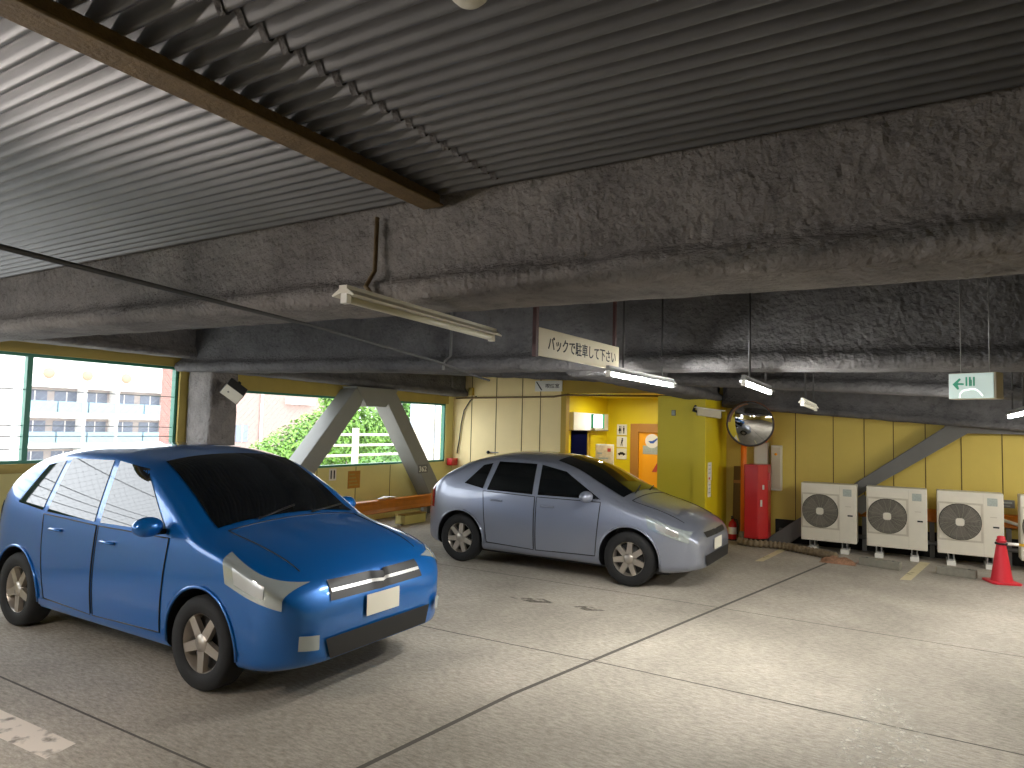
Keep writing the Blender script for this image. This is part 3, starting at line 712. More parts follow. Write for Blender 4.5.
# ------------------------------------------------------------------ mirror corner
cm = thing('convex_mirror', 'round convex traffic mirror on an orange post', 'mirror', (-2.42, 11.33, 0))
part(cm, 'post', MB().tube([(0,0,.12),(.01,0,1.97)], .045, 14), M['orange'])
part(cm, 'concrete_base', MB().lathe([(0,0),(.065,0),(.062,.13),(.05,.17),(0,.17)], 20), M['concrete'])
ax = Vector((.13,-.97,-.14)).normalized(); a1 = ax.cross(Vector((0,0,1))).normalized(); a2 = a1.cross(ax)
Rm = .342; prof = []
for i in range(13):
    a = i/12*math.asin(Rm/.95); prof.append((.95*math.sin(a), .95*math.cos(a)-.95*math.cos(math.asin(Rm/.95))))
def oriented(mb, c):
    mb.v = [tuple(Vector(c)+a1*x+a2*y+ax*z) for x,y,z in mb.v]; return mb
mc = (.135, -.16, 1.87)
part(cm, 'mirror_face', oriented(MB().lathe(prof, 40), mc), M['mirror'])
part(cm, 'back_shell', oriented(MB().lathe([(Rm,.004),(Rm+.02,.004),(Rm+.02,-.03),(.30,-.10),(0,-.13)], 40), mc), M['orange'])
part(cm, 'rim', oriented(MB().lathe([(Rm-.008,.0),(Rm-.004,.012),(Rm+.012,.012),(Rm+.022,.0),(Rm+.012,-.012),(Rm-.008,.0)], 40), mc), M['darkgrey'])
part(cm, 'hood', oriented(MB().add([((Rm+.012)*math.cos(a), (Rm+.012)*math.sin(a), h) for h in (0,.09) for a in [PI*.02+PI*.45*i/16 for i in range(17)]], [(i,i+1,18+i,17+i) for i in range(16)], True), mc), M['rust'])
part(cm, 'bracket', MB().box(-.02,.16,-.12,.03,1.80,1.92), M['darkgrey'])
rc = thing('hydrant_cabinet', 'tall red cabinet standing right of the orange post', 'cabinet', (-2.19, 11.28, 0))
part(rc, 'body', MB().prism([(-.165,-.20),(.05,-.20),(.165,-.06),(.165,.20),(-.165,.20)], 'z', .10, 1.24), M['red'], .012)
part(rc, 'plinth', MB().box(-.15,.14,-.10,.18,0,.10), M['plinth'])
part(rc, 'door', MB().box(-.15,.04,-.207,-.2005,.14,1.20), M['red'], .004)
part(rc, 'handle', MB().box(.10,.125,-.155,-.125,.86,.93), M['white'], label='white latch'); part(rc, 'label', MB().box(.075,.10,-.185,-.155,.60,.70), M['paper'], label='small white label')
part(rc, 'hinge', MB().box(.165,.19,-.05,.0,1.0,1.12), M['red'])
mbx = thing('meter_box', 'narrow pale box on the wall behind the red cabinet', 'box', (-1.97, YB, .82))
part(mbx, 'case', MB().box(-.075,.075,-.16,0,0,.72), M['ivory'], .006); part(mbx, 'cover', MB().box(-.065,.065,-.168,-.16,.03,.69), M['beige'])
part(mbx, 'warm_lamp', MB().lathe([(0,-.19),(.02,-.185),(.022,-.168)], 12, 'y', (0,0,.58)), M['doororange'])
vb = thing('control_box', 'beige box on the wall above the red cabinet', 'box', (-2.2, YB+.02, 1.22))
part(vb, 'case', MB().box(-.12,.10,-.14,0,0,.36), M['beige'], .006); part(vb, 'cover', MB().box(-.11,.09,-.147,-.14,.02,.34), M['ivory'])
part(vb, 'red_lamp', MB().lathe([(0,.47),(.045,.45),(.055,.38),(.055,.36)], 16, at=(.02,-.07,0)), M['red'])
bo = thing('leaning_board', 'brown board leaning on the wall left of the mirror post', 'board', (-2.56, 11.58, 0))
bo.rotation_euler = (math.radians(-5), 0, 0)
part(bo, 'board', MB().box(-.085,.085,-.012,.012,.0,1.18), M['brownboard'], .004); part(bo, 'batten', MB().box(-.085,.085,-.026,-.012,.9,.95), M['doorframe'])
fe = thing('fire_extinguisher', 'small red fire extinguisher in front of the brown board', 'fire extinguisher', (-2.60, 11.40, 0))
part(fe, 'cylinder', MB().lathe([(0,.01),(.06,.01),(.065,.03),(.065,.24),(.05,.29),(.022,.31),(.022,.34),(0,.34)], 20), M['red'])
part(fe, 'foot_ring', MB().lathe([(.05,0),(.068,0),(.068,.02),(.05,.02)], 20), M['black'])
part(fe, 'label', MB().lathe([(.0655,.10),(.0662,.11),(.0662,.20),(.0655,.21)], 20), M['paper'])
part(fe, 'valve', bm_boxes((-.015,.015,-.05,.03,.34,.36),(-.012,.012,-.06,.02,.37,.385)), M['black']); part(fe, 'hose', MB().tube([(0,.02,.33),(.06,.03,.33),(.09,.0,.24),(.085,-.02,.10)], .01, 8), M['black'])
# ribbed hose on the floor with rags
hp = [(-2.42,11.02,.055),(-2.2,10.93,.055),(-1.95,10.98,.055),(-1.72,10.96,.055),(-1.5,10.84,.055),(-1.3,10.72,.055),(-1.12,10.60,.055),(-1.0,10.5,.055)]
def smooth_path(P, k=12):
    P = [Vector(p) for p in P]; out = []
    for i in range(len(P)-1):
        a, b, c, d = P[max(i-1,0)], P[i], P[i+1], P[min(i+2,len(P)-1)]
        for j in range(k):
            u = j/k; out.append(.5*((2*b)+(c-a)*u+(2*a-5*b+4*c-d)*u*u+(3*b-a-3*c+d)*u**3))
    out.append(P[-1]); return out
sp_ = smooth_path(hp, 14)
single('drain_hose', 'thick ribbed tan hose lying along the floor by the units', 'hose', MB().tube(sp_, [.052+.012*math.sin(i*1.6) for i in range(len(sp_))], 12), M['hose'])
mb = MB(); rnd = random.Random(3)
vs = []; fs = []; nx, ny = 22, 14
for j in range(ny+1):
    for i in range(nx+1):
        u, v = i/nx*2-1, j/ny*2-1; q = max(0, 1-(u*u+v*v))
        z = .10*q**.6*(.65+.5*noise.noise(Vector((u*3,v*3,1))))+.03*abs(noise.noise(Vector((u*9,v*9,5))))*q
        vs.append((-.96+u*.22*(1+.15*noise.noise(Vector((u*2,v*2,9)))), 10.38+v*.14, max(.002, z)))
for j in range(ny):
    for i in range(nx): a = j*(nx+1)+i; fs.append((a,a+1,a+nx+2,a+nx+1))
single('rag', 'rust brown rag heap at the end of the hose', 'rag', mb.add(vs, fs, True), M['rust'])

# ------------------------------------------------------------------ outdoor units
def ac_unit(x, y, label):
    W, H, D, B = .755, .855, .28, .15
    r = thing('outdoor_unit', label, 'air conditioner', (x, y, 0), group='outdoor units along the mustard wall')
    part(r, 'casing', MB().box(0, W, 0, D, B, B+H), M['acwhite'], .012)
    fx, fz, R = W*.35, B+H*.52, .232
    part(r, 'guard_plate', bm_boxes((fx-R-.02, fx-R-.005, -.006, .0, fz-R-.03, fz+R+.03),(fx+R+.005, fx+R+.03, -.006, 0, fz-R-.03, fz+R+.03),(fx-R-.005,fx+R+.005,-.006,0,fz+R+.005,fz+R+.03),(fx-R-.005,fx+R+.005,-.006,0,fz-R-.03,fz-R-.005)), M['acgrime'])
    part(r, 'fan_well', MB().lathe([(0,-.004),(R,-.004),(R+.012,-.012),(R+.018,-.002)], 36, 'y', (fx,0,fz), False), M['acdark'])
    for k in range(3):
        a = 2*PI*k/3+.5; mb = MB(); pts = []
        for i in range(7):
            b = a-.5+i/6*1.0; pts.append((fx+R*.9*math.cos(b), fz+R*.9*math.sin(b)))
        for i in range(7):
            b = a+.35-i/6*.7; pts.append((fx+R*.24*math.cos(b), fz+R*.24*math.sin(b)))
        part(r, 'fan_blade', mb.prism(pts, 'y', -.009, -.0055), M['blade'])
    g = MB()
    for k in range(13):
        rr = R*(.24+.76*k/12)
        g.tube([(fx+rr*math.cos(2*PI*i/32), -.022-.006*(1-k/12), fz+rr*math.sin(2*PI*i/32)) for i in range(33)], .0036, 4, True, False)
    for k in range(16):
        a = 2*PI*k/16; g.tube([(fx+R*.2*math.cos(a),-.026,fz+R*.2*math.sin(a)),(fx+R*.7*math.cos(a+.12),-.025,fz+R*.7*math.sin(a+.12)),(fx+R*1.02*math.cos(a+.2),-.02,fz+R*1.02*math.sin(a+.2))], .003, 4, True, False)
    gr_ = part(r, 'fan_guard', g, M['acgrille'])
    part(gr_, 'hub_cap', MB().prism([(fx-.05,fz-.032),(fx-.032,fz-.05),(fx+.032,fz-.05),(fx+.05,fz-.032),(fx+.05,fz+.032),(fx+.032,fz+.05),(fx-.032,fz+.05),(fx-.05,fz+.032)], 'y', -.036, -.024), M['acwhite'])
    part(r, 'panel_seam', bm_boxes((W*.70,W*.704,-.0015,.001,B+.02,B+H-.02)), M['acgrime'])
    part(r, 'label', MB().box(W*.76, W*.91, -.003, .0, B+H*.80, B+H*.92), M['label'], label='faded rating label')
    part(r, 'grip', MB().box(W*.84, W*.93, -.004, .002, B+H*.46, B+H*.485), M['black'])
    part(r, 'grip', MB().box(W*.80, W*.90, -.003, .0, B+H*.62, B+H*.632), M['acgrime'])
    for q in (.16, .74):
        ft = part(r, 'foot', bm_boxes((W*q, W*q+.075, -.03, D+.02, .06, .085),(W*q, W*q+.012, -.03, D+.02, .085, B),(W*q+.063, W*q+.075, -.03, D+.02, .085, B)), M['steel'])
        part(r, 'foot', MB().box(W*q-.015, W*q+.09, -.05, D+.02, 0, .06), M['white'])
    return r
ac_unit(-1.545, 11.21, 'grimy white outdoor unit nearest the red cabinet, dark fan guard')
ac_unit(-.665, 11.21, 'white outdoor unit right of the slanted brace foot, second from the mirror')
ac_unit(.205, 11.21, 'white outdoor unit behind the red traffic cone')
ac_unit(1.135, 11.21, 'outdoor unit cut off by the photo edge, behind the striped cone bar')
dp = single('drain_pipe', 'white pipe sloping between the third and last outdoor units', 'pipe', MB().tube([(.9,11.6,.66),(1.0,11.57,.62),(1.2,11.57,.56)], .022, 10), M['white'])
single('refrigerant_pipe', 'grey lagged pipe low along the foot of the mustard wall', 'pipe', MB().tube([(-1.93,11.66,.2),(-1.0,11.66,.21),(1.5,11.66,.22),(4.5,11.66,.22)], .03, 10), M['grey'])
wp = thing('wall_plate', 'grey rating plate on the mustard wall beside the last unit', 'plate', (1.03, YB, .78))
part(wp, 'plate', MB().box(-.10,.10,-.008,0,0,.11), M['grey']); part(wp, 'printed_line', MB().box(-.07,.05,-.0095,-.008,.02,.035), M['label']); part(wp, 'printed_line', MB().box(-.07,.07,-.0095,-.008,.06,.085), M['label'])
# wheel stops
def stop(x0, y0, x1, y1, label):
    L = math.hypot(x1-x0, y1-y0)
    s = thing('wheel_stop', label, 'wheel stop', ((x0+x1)/2, (y0+y1)/2, 0), math.atan2(y1-y0, x1-x0), 'concrete wheel stops in front of the units')
    part(s, 'block', MB().prism([(-.07,0),(.07,0),(.055,.10),(-.055,.10)], 'x', -L/2, L/2), M['concrete'], .01)
    for q in (-.32, .32): part(s, 'bolt', MB().lathe([(0,.106),(.014,.106),(.016,.10)], 10, at=(L*q,0,0)), M['darkgrey'])
stop(-.70, 10.465, -.22, 10.34, 'concrete wheel stop left of the yellow bay line')
stop(.18, 10.43, .60, 10.35, 'concrete wheel stop beside the red traffic cone')
# cone with bar
cn = thing('traffic_cone', 'red traffic cone in front of the third outdoor unit', 'traffic cone', (.845, 10.26, 0), math.radians(20))
part(cn, 'base', MB().prism([(-.16,-.13),(-.13,-.16),(.13,-.16),(.16,-.13),(.16,.13),(.13,.16),(-.13,.16),(-.16,.13)], 'z', 0, .025), M['cone'], .006)
part(cn, 'body', MB().lathe([(.118,.022),(.110,.05),(.045,.50),(.042,.55),(.03,.56),(0,.56)], 28), M['cone'])
part(cn, 'collar', MB().lathe([(.0475,.49),(.055,.495),(.053,.515),(.0445,.52)], 24), M['cone'])
cbm = thing('cone_bar', 'yellow and black striped bar held at the traffic cone top', 'barrier bar', (.90, 10.28, .47))
part(cbm, 'bar', MB().tube([(.12,0,0),(1.6,.08,-.02)], .017, 10), striped('yellow_black_bar', srgb(240,196,60), srgb(40,36,30), .5, 'X'))
part(cbm, 'end_sleeve', MB().tube([(-.01,0,.0),(.12,0,0)], .019, 10), M['white'])
part(cbm, 'ring', MB().lathe([(.052,-.01),(.066,-.01),(.066,.012),(.052,.012)], 20, at=(-.055,-.02,.0)), M['black'])

# ------------------------------------------------------------------ cars (front towards +X in their own frame)
def curve_fn(P):
    P = [Vector((a,b)) for a,b in P]
    n = len(P); m = []
    for i in range(n):
        if i == 0: m.append((P[1].y-P[0].y)/(P[1].x-P[0].x))
        elif i == n-1: m.append((P[-1].y-P[-2].y)/(P[-1].x-P[-2].x))
        else:
            d0 = (P[i].y-P[i-1].y)/(P[i].x-P[i-1].x); d1 = (P[i+1].y-P[i].y)/(P[i+1].x-P[i].x)
            m.append(0 if d0*d1 <= 0 else 2*d0*d1/(d0+d1))
    def f(x):
        if x <= P[0].x: return P[0].y
        if x >= P[-1].x: return P[-1].y
        for i in range(n-1):
            if x <= P[i+1].x:
                h = P[i+1].x-P[i].x; t = (x-P[i].x)/h
                return (2*t**3-3*t*t+1)*P[i].y+(t**3-2*t*t+t)*h*m[i]+(-2*t**3+3*t*t)*P[i+1].y+(t**3-t*t)*h*m[i+1]
    return f

class Body:
    def __init__(s, L, W, top, roofz, belt, zb=.20, endr=.42, endk=.62):
        s.L, s.W, s.hw, s.topf, s.roofz, s.belt, s.zb0, s.endr, s.endk = L, W, W/2, curve_fn(top), roofz, belt, zb, endr, endk
    def plan(s, x):
        d = min(x, s.L-x); r = s.endr
        if d >= r: return s.hw
        q = (r-max(d,0))/r
        return s.hw*(s.endk+(1-s.endk)*max(0,1-q**2.6)**(1/2.0))
    def zb(s, x):
        d = min(x, s.L-x); r = .5
        return s.zb0+(.07*((r-d)/r)**2 if d < r else 0)
    def tum(s, z):
        if z < .55: return .955+.045*math.sin(min(1,max(0,(z-.15)/.40))*PI/2)
        if z < s.belt: return 1-.03*((z-.55)/(s.belt-.55))**2
        return .97-.20*((z-s.belt)/(s.roofz-s.belt))**1.15
    def r(s, x): return min(.12, .45*(s.topf(x)-s.zb(x)))
    def half(s, x, z):
        zt, zb = s.topf(x), s.zb(x); r = s.r(x); w = s.plan(x)*s.tum(z)
        if z > zt-r: w *= max(0, 1-((z-zt+r)/r)**2.0)**.5
        rb = .07
        if z < zb+rb: w *= .9+.1*max(0, 1-((zb+rb-z)/rb)**2)**.5
        return max(w, 0)
    def side(s, x, z, sg, off=0.0): return (x, sg*(s.half(x,z)+off), z)
    def topz(s, x, y):
        zt = s.topf(x); lo, hi = zt-s.r(x), zt; y = abs(y)
        if s.half(x, lo) < y: lo = max(s.zb(x)+.1, .5)
        for _ in range(30):
            m = (lo+hi)/2
            if s.half(x, m) > y: lo = m
            else: hi = m
        return lo
    def endx(s, y, z, front=True):
        lo, hi = (s.L-s.endr*1.6, s.L) if front else (0, s.endr*1.6)
        if front:
            if s.half(s.L, z) >= abs(y): return s.L
            for _ in range(30):
                m = (lo+hi)/2
                if s.half(m, z) >= abs(y) : lo = m
                else: hi = m
            return lo
        if s.half(0, z) >= abs(y): return 0
        for _ in range(30):
            m = (lo+hi)/2
            if s.half(m, z) >= abs(y): hi = m
            else: lo = m
        return hi
    def mesh(s):
        xs = []; N = 70
        for i in range(N+1):
            u = i/N; xs.append(s.L*(.5-.5*math.cos(PI*u))*.55+s.L*u*.45)
        ring = None; vs = []; K = 12; J = 16; Bt = 4
        for x in xs:
            zt, zb, r = s.topf(x), s.zb(x), s.r(x); R_ = []
            for k in range(K):           # top arc from the centre outwards
                a = (k+.0)/K*PI/2; z = zt-r+r*math.cos(a); R_.append((s.half(x, min(z, zt-1e-6)) if k else 0.0, z))
            for j in range(J+1):
                z = (zt-r)+(zb+.07-(zt-r))*j/J; R_.append((s.half(x, z), z))
            for b in range(1, Bt+1):
                z = zb+.07-.07*math.sin(b/Bt*PI/2); R_.append((s.half(x, z), z))
            full = [(x, y, z) for y, z in R_]+[(x, 0, zb)]+[(x, -y, z) for y, z in R_[:0:-1]]
            vs += full; m = len(full)
        n = len(xs); fs = [(i*m+k, i*m+(k+1)%m, (i+1)*m+(k+1)%m, (i+1)*m+k) for i in range(n-1) for k in range(m)]
        fs += [tuple(range(m))[::-1], tuple(range((n-1)*m, n*m))]
        return MB().add(vs, fs, True)

def grid_patch(fn, poly, nu=12, nv=8, thick=.0):
    """poly = 4 corners (a0,b0) in a surface's own coordinates, mapped by fn"""
    vs = []
    for j in range(nv+1):
        for i in range(nu+1):
            u, v = i/nu, j/nv
            a = [(1-v)*((1-u)*poly[0][k]+u*poly[1][k])+v*((1-u)*poly[3][k]+u*poly[2][k]) for k in (0,1)]
            vs.append(fn(*a))
    fs = [(j*(nu+1)+i, j*(nu+1)+i+1, (j+1)*(nu+1)+i+1, (j+1)*(nu+1)+i) for j in range(nv) for i in range(nu)]
    return MB().add(vs, fs, True)
def solid(o, t):
    m = o.modifiers.new('Solidify', 'SOLIDIFY'); m.thickness = t; m.offset = 0
    return o

def build_car(name, label, loc, B, paint, axles, wr, spec, group=None):
    car = thing(name, label, 'car', loc, group=group)
    L, hw = B.L, B.hw
    body = part(car, 'body', B.mesh(), paint)
    # wheel arches cut out of the body
    cut = MB()
    for ax_ in axles:
        for sg in (-1, 1):
            cut.lathe([(0,-.16),(wr+.055,-.16),(wr+.055,.16),(0,.16)], 40, 'y', (ax_, sg*(hw-.06), wr-.0), False)
    co_ = link_mesh('arch_cut', cut, M['plastic'], None)
    co_.location = loc
    body.data.materials.append(M['plastic'])
    bo_ = body.modifiers.new('Bool', 'BOOLEAN'); bo_.operation = 'DIFFERENCE'; bo_.object = co_; bo_.solver = 'EXACT'
    bpy.context.view_layer.update(); dg = bpy.context.evaluated_depsgraph_get()
    me = bpy.data.meshes.new_from_object(body.evaluated_get(dg))
    body.modifiers.clear(); body.data = me; bpy.data.objects.remove(co_)
    if len(me.materials) < 2: me.materials.append(M['plastic'])
    for p in me.polygons:
        c = p.center; p.material_index = 0
        for ax_ in axles:
            q = math.hypot(c.x-ax_, c.z-wr)
            if q < wr+.062 and abs(c.y) < hw+.02 and abs(c.y) > hw-.30 and (abs(p.normal.y) < .3 and q > wr+.04 or abs(abs(c.y)-(hw-.22)) < .02):
                p.material_index = 1
    # arch lips
    for ax_ in axles:
        for sg in (-1, 1):
            pts = []
            for i in range(21):
                a = -.12+(PI+.24)*i/20; x = ax_+(wr+.062)*math.cos(a); z = wr+(wr+.062)*math.sin(a)
                if z < B.zb(x)+.02: z = B.zb(x)+.02
                pts.append((x, sg*(B.half(x, z)+.002), z))
            part(car, 'arch_trim', MB().tube(pts, .012, 6), spec.get('arch', paint))
    # wheels
    for ax_ in axles:
        for sg in (-1, 1):
            w = bpy.data.objects.new('wheel', None); C.objects.link(w); w.parent = car; w.location = (ax_, sg*(hw-.10), wr); w.empty_display_size = .1
            w.rotation_euler = (0, .3, 0)
            part(w, 'tyre', MB().lathe([(wr*.66,-.085),(wr*.94,-.09),(wr,-.06),(wr,.06),(wr*.94,.09),(wr*.66,.085),(wr*.62,.07),(wr*.62,-.07),(wr*.66,-.085)], 40, 'y'), M['rubber'])
            rm = MB(); o_ = sg*.065
            rm.lathe([(wr*.655,o_+sg*.015),(wr*.60,o_),(wr*.58,-o_*.6)], 40, 'y')
            for k in range(spec.get('spokes', 5)):
                a = 2*PI*k/spec.get('spokes', 5); c_, d_ = math.cos(a), math.sin(a); e, h = .034, .028
                def sp3(r_, t_): return (r_*c_-t_*d_, r_*d_+t_*c_)
                rm.prism([sp3(.05,-e),(sp3(wr*.61,-h)),(sp3(wr*.61,h)),sp3(.05,e)], 'y', min(o_-sg*.03,o_+sg*.006), max(o_-sg*.03,o_+sg*.006))
            rm.lathe([(0,o_+sg*.012),(.055,o_+sg*.010),(.065,o_-sg*.01)], 20, 'y')
            part(w, 'rim', rm, M['alloy'])
            part(w, 'brake_disc', MB().lathe([(0,o_-sg*.06),(wr*.57,o_-sg*.06),(wr*.57,o_-sg*.07),(0,o_-sg*.07)], 30, 'y'), M['darkgrey'])
    # glass
    W_ = spec
    for sg in (-1, 1):
        for nm, poly in W_['side_windows']:
            part(car, nm, grid_patch(lambda x, z: B.side(x, z, sg, .005), poly, 14, 8), M['glass'])
        for poly in W_['doors']:
            fn = lambda x, z: B.side(x, z, sg, .004)
            d = part(car, 'door', grid_patch(fn, poly, 16, 12), paint)
            x1_ = poly[0][0]*.82+poly[1][0]*.18; zh = poly[3][1]-.10
            hp_ = [B.side(x1_-.07, zh, sg, .008), B.side(x1_-.05, zh, sg, .030), B.side(x1_+.08, zh, sg, .030), B.side(x1_+.10, zh, sg, .008)]
            part(d, 'door_handle', MB().tube(hp_, .011, 8), spec.get('handle', paint))
            fr = []
            for (a, b) in ((0,1),(1,2),(2,3),(3,0)):
                for i in range(12):
                    q = i/12; fr.append(B.side(poly[a][0]*(1-q)+poly[b][0]*q, poly[a][1]*(1-q)+poly[b][1]*q, sg, .0035))
            fr.append(fr[0]); part(d, 'door_gap', MB().tube(fr, .0055, 5, True, False), M['plastic'])
        mx, mz = W_['mirror']
        mr = part(car, 'door_mirror', MB().sphere((mx, sg*(B.half(mx,mz)+.12), mz+.03), .1, 16, 10, (.75,1.05,.68)), paint)
        part(mr, 'mirror_arm', MB().box(mx-.03, mx+.03, min(sg*(B.half(mx,mz)-.01), sg*(B.half(mx,mz)+.06)), max(sg*(B.half(mx,mz)-.01), sg*(B.half(mx,mz)+.06)), mz-.025, mz+.01), M['plastic'])
        hl = W_['headlight']
        part(car, 'headlight', grid_patch(lambda x, z: B.side(x, z, sg, .012), hl, 18, 10), M['lampglass'])
        mid = [(sum(p[0] for p in hl)/4*.45+p[0]*.55, sum(p[1] for p in hl)/4*.45+p[1]*.55) for p in hl]
        part(car, 'headlight_reflector', grid_patch(lambda x, z: B.side(x, z, sg, .017), mid, 14, 8), M['steel'])
        part(car, 'tail_light', grid_patch(lambda x, z: B.side(x, z, sg, .006), W_['tail'], 8, 8), M['tail'])
        sl = W_['sill']
        part(car, 'sill_trim', grid_patch(lambda x, z: B.side(x, z, sg, .006), [(sl[0],B.zb0+.03),(sl[1],B.zb0+.03),(sl[1],B.zb0+.10),(sl[0],B.zb0+.10)], 16, 2), spec.get('sill_mat', paint))
    up = lambda x, y: (x+.003, y, B.topz(x, y)+.005)
    a, b, ya, yb = W_['windshield']
    part(car, 'windshield', grid_patch(up, [(a,-ya),(a,ya),(b,yb),(b,-yb)], 20, 12), M['glass'])
    for y in (-.28, .22): 
        part(car, 'wiper', MB().tube([(a+.03, y-.05, B.topz(a+.03,abs(y))+.012),(a-.06, y+.35, B.topz(a-.06,abs(y+.35))+.022)], .008, 6), M['plastic'])
    a, b, ya, yb = W_['rear_glass']
    dn = lambda x, y: (x-.003, y, B.topz(x, y)+.005)
    part(car, 'rear_window', grid_patch(dn, [(a,-ya),(a,ya),(b,yb),(b,-yb)], 20, 12), M['glass'])
    # bonnet shut line
    hx0, hx1, hy = W_['bonnet']
    pts = [(hx0, -hy), (hx0+.02, 0), (hx0, hy)]
    gap = []
    for i in range(13): y = -hy+2*hy*i/12; gap.append((hx0, y, B.topz(hx0, y)+.001))
    part(car, 'bonnet_gap', MB().tube([(hx1-.02*abs(j), 0, 0) for j in (0,)]+[] if False else gap, .006, 5), M['plastic'])
    for sg in (-1,1):
        pts = [(hx0+(hx1-hx0)*i/12, sg*hy*(1-.05*i/12), 0) for i in range(13)]
        part(car, 'bonnet_gap', MB().tube([(x, y, B.topz(x, y)+.001) for x,y,_ in pts], .005, 5), M['plastic'])
    # nose
    fr = lambda y, z: (B.endx(y, z)+.006, y, z)
    for k, (nm, poly, mt) in enumerate(W_['front']):
        part(car, nm, grid_patch(lambda y, z: (B.endx(y, z)+.006+.004*k, y, z), poly, 14, 5), M[mt])
    rr = lambda y, z: (B.endx(y, z, False)-.006, y, z)
    for nm, poly, mt in W_['rear']:
        part(car, nm, grid_patch(rr, poly, 14, 5), M[mt])
    part(car, 'floor_pan', MB().box(.35, L-.35, -hw*.8, hw*.8, B.zb0-.03, B.zb0+.02), M['plastic'])
    return car

# blue hatchback, nose to the right
blueB = Body(3.85, 1.68, [(0,.72),(.03,.93),(.10,1.02),(.40,1.33),(.70,1.47),(1.25,1.535),(1.75,1.53),(2.15,1.47),(2.55,1.28),(2.95,1.04),(3.3,.955),(3.6,.86),(3.78,.74),(3.85,.60)], 1.535, .93, .19, .45, .66)
build_car('hatchback_car', 'blue hatchback car parked at the left in front of the large window', (-7.04, 3.66, 0), blueB, M['bluecar'], (.62, 3.05), .30, dict(
    side_windows=[('side_window', [(1.02,.97),(1.72,.955),(1.72,1.41),(1.12,1.40)]), ('side_window', [(1.80,.955),(2.62,.965),(2.18,1.37),(1.80,1.41)]), ('quarter_window', [(.52,1.01),(.94,.975),(1.04,1.38),(.80,1.33)])],
    doors=[[(1.08,.30),(1.76,.28),(1.76,.93),(.98,.95)], [(1.79,.28),(2.62,.30),(2.66,.93),(1.79,.93)]],
    mirror=(2.58, .98), headlight=[(3.30,.72),(3.74,.60),(3.74,.74),(3.24,.90)], tail=[(.05,.68),(.20,.66),(.20,1.00),(.09,.98)], sill=(1.0,2.7),
    windshield=(2.93,2.17,.64,.56), rear_glass=(.14,.50,.56,.54), bonnet=(2.99,3.66,.60),
    front=[('grille', [(-.46,.615),(.46,.615),(.44,.735),(-.44,.735)], 'plastic'), ('grille_bar', [(-.44,.665),(.44,.665),(.44,.685),(-.44,.685)], 'steel'), ('bumper_intake', [(-.48,.27),(.48,.27),(.52,.40),(-.52,.40)], 'plastic'), ('number_plate', [(-.165,.46),(.165,.46),(.165,.60),(-.165,.60)], 'plate'), ('fog_lamp', [(-.70,.36),(-.58,.35),(-.58,.44),(-.70,.45)], 'lampglass'), ('fog_lamp', [(.58,.35),(.70,.36),(.70,.45),(.58,.44)], 'lampglass')],
    rear=[('number_plate', [(-.165,.62),(.165,.62),(.165,.76),(-.165,.76)], 'plate'), ('rear_intake', [(-.5,.28),(.5,.28),(.5,.38),(-.5,.38)], 'plastic')], spokes=5))
# silver hatchback with a long raked windscreen
KS = .935
def kx(P): return [(a*KS, b) for a, b in P]
silverB = Body(3.95*KS, 1.70, kx([(0,.74),(.04,.93),(.12,1.0),(.45,1.22),(.85,1.36),(1.35,1.42),(1.85,1.405),(2.25,1.32),(2.75,1.10),(3.1,.955),(3.45,.86),(3.75,.74),(3.90,.64),(3.95,.55)]), 1.42, .90, .18, .48, .64)
build_car('hatchback_car', 'silver hatchback car with raked windscreen parked before the entrance', (-5.72, 8.12, 0), silverB, M['silvercar'], (.68*KS, 3.13*KS), .30, dict(
    side_windows=[('side_window', kx([(1.10,.94),(1.80,.925),(1.80,1.29),(1.22,1.295)])), ('side_window', kx([(1.88,.925),(2.76,.93),(2.24,1.22),(1.88,1.285)])), ('quarter_window', kx([(.72,1.0),(1.03,.95),(1.12,1.27),(.98,1.24)]))],
    doors=[kx([(1.12,.29),(1.84,.27),(1.84,.90),(1.04,.92)]), kx([(1.87,.27),(2.70,.29),(2.76,.90),(1.87,.90)])],
    mirror=(2.62*KS, .93), headlight=kx([(3.38,.66),(3.84,.53),(3.84,.64),(3.34,.80)]), tail=kx([(.05,.68),(.22,.66),(.20,.98),(.10,.96)]), sill=(1.05*KS,2.75*KS),
    windshield=(2.98*KS,2.02*KS,.64,.55), rear_glass=(.16*KS,.60*KS,.56,.54), bonnet=(3.08*KS,3.72*KS,.60),
    front=[('grille', [(-.40,.56),(.40,.56),(.42,.62),(-.42,.62)], 'plastic'), ('bumper_intake', [(-.48,.26),(.48,.26),(.52,.38),(-.52,.38)], 'plastic'), ('number_plate', [(-.165,.40),(.165,.40),(.165,.53),(-.165,.53)], 'plate')],
    rear=[('number_plate', [(-.165,.62),(.165,.62),(.165,.76),(-.165,.76)], 'plate')], spokes=7))

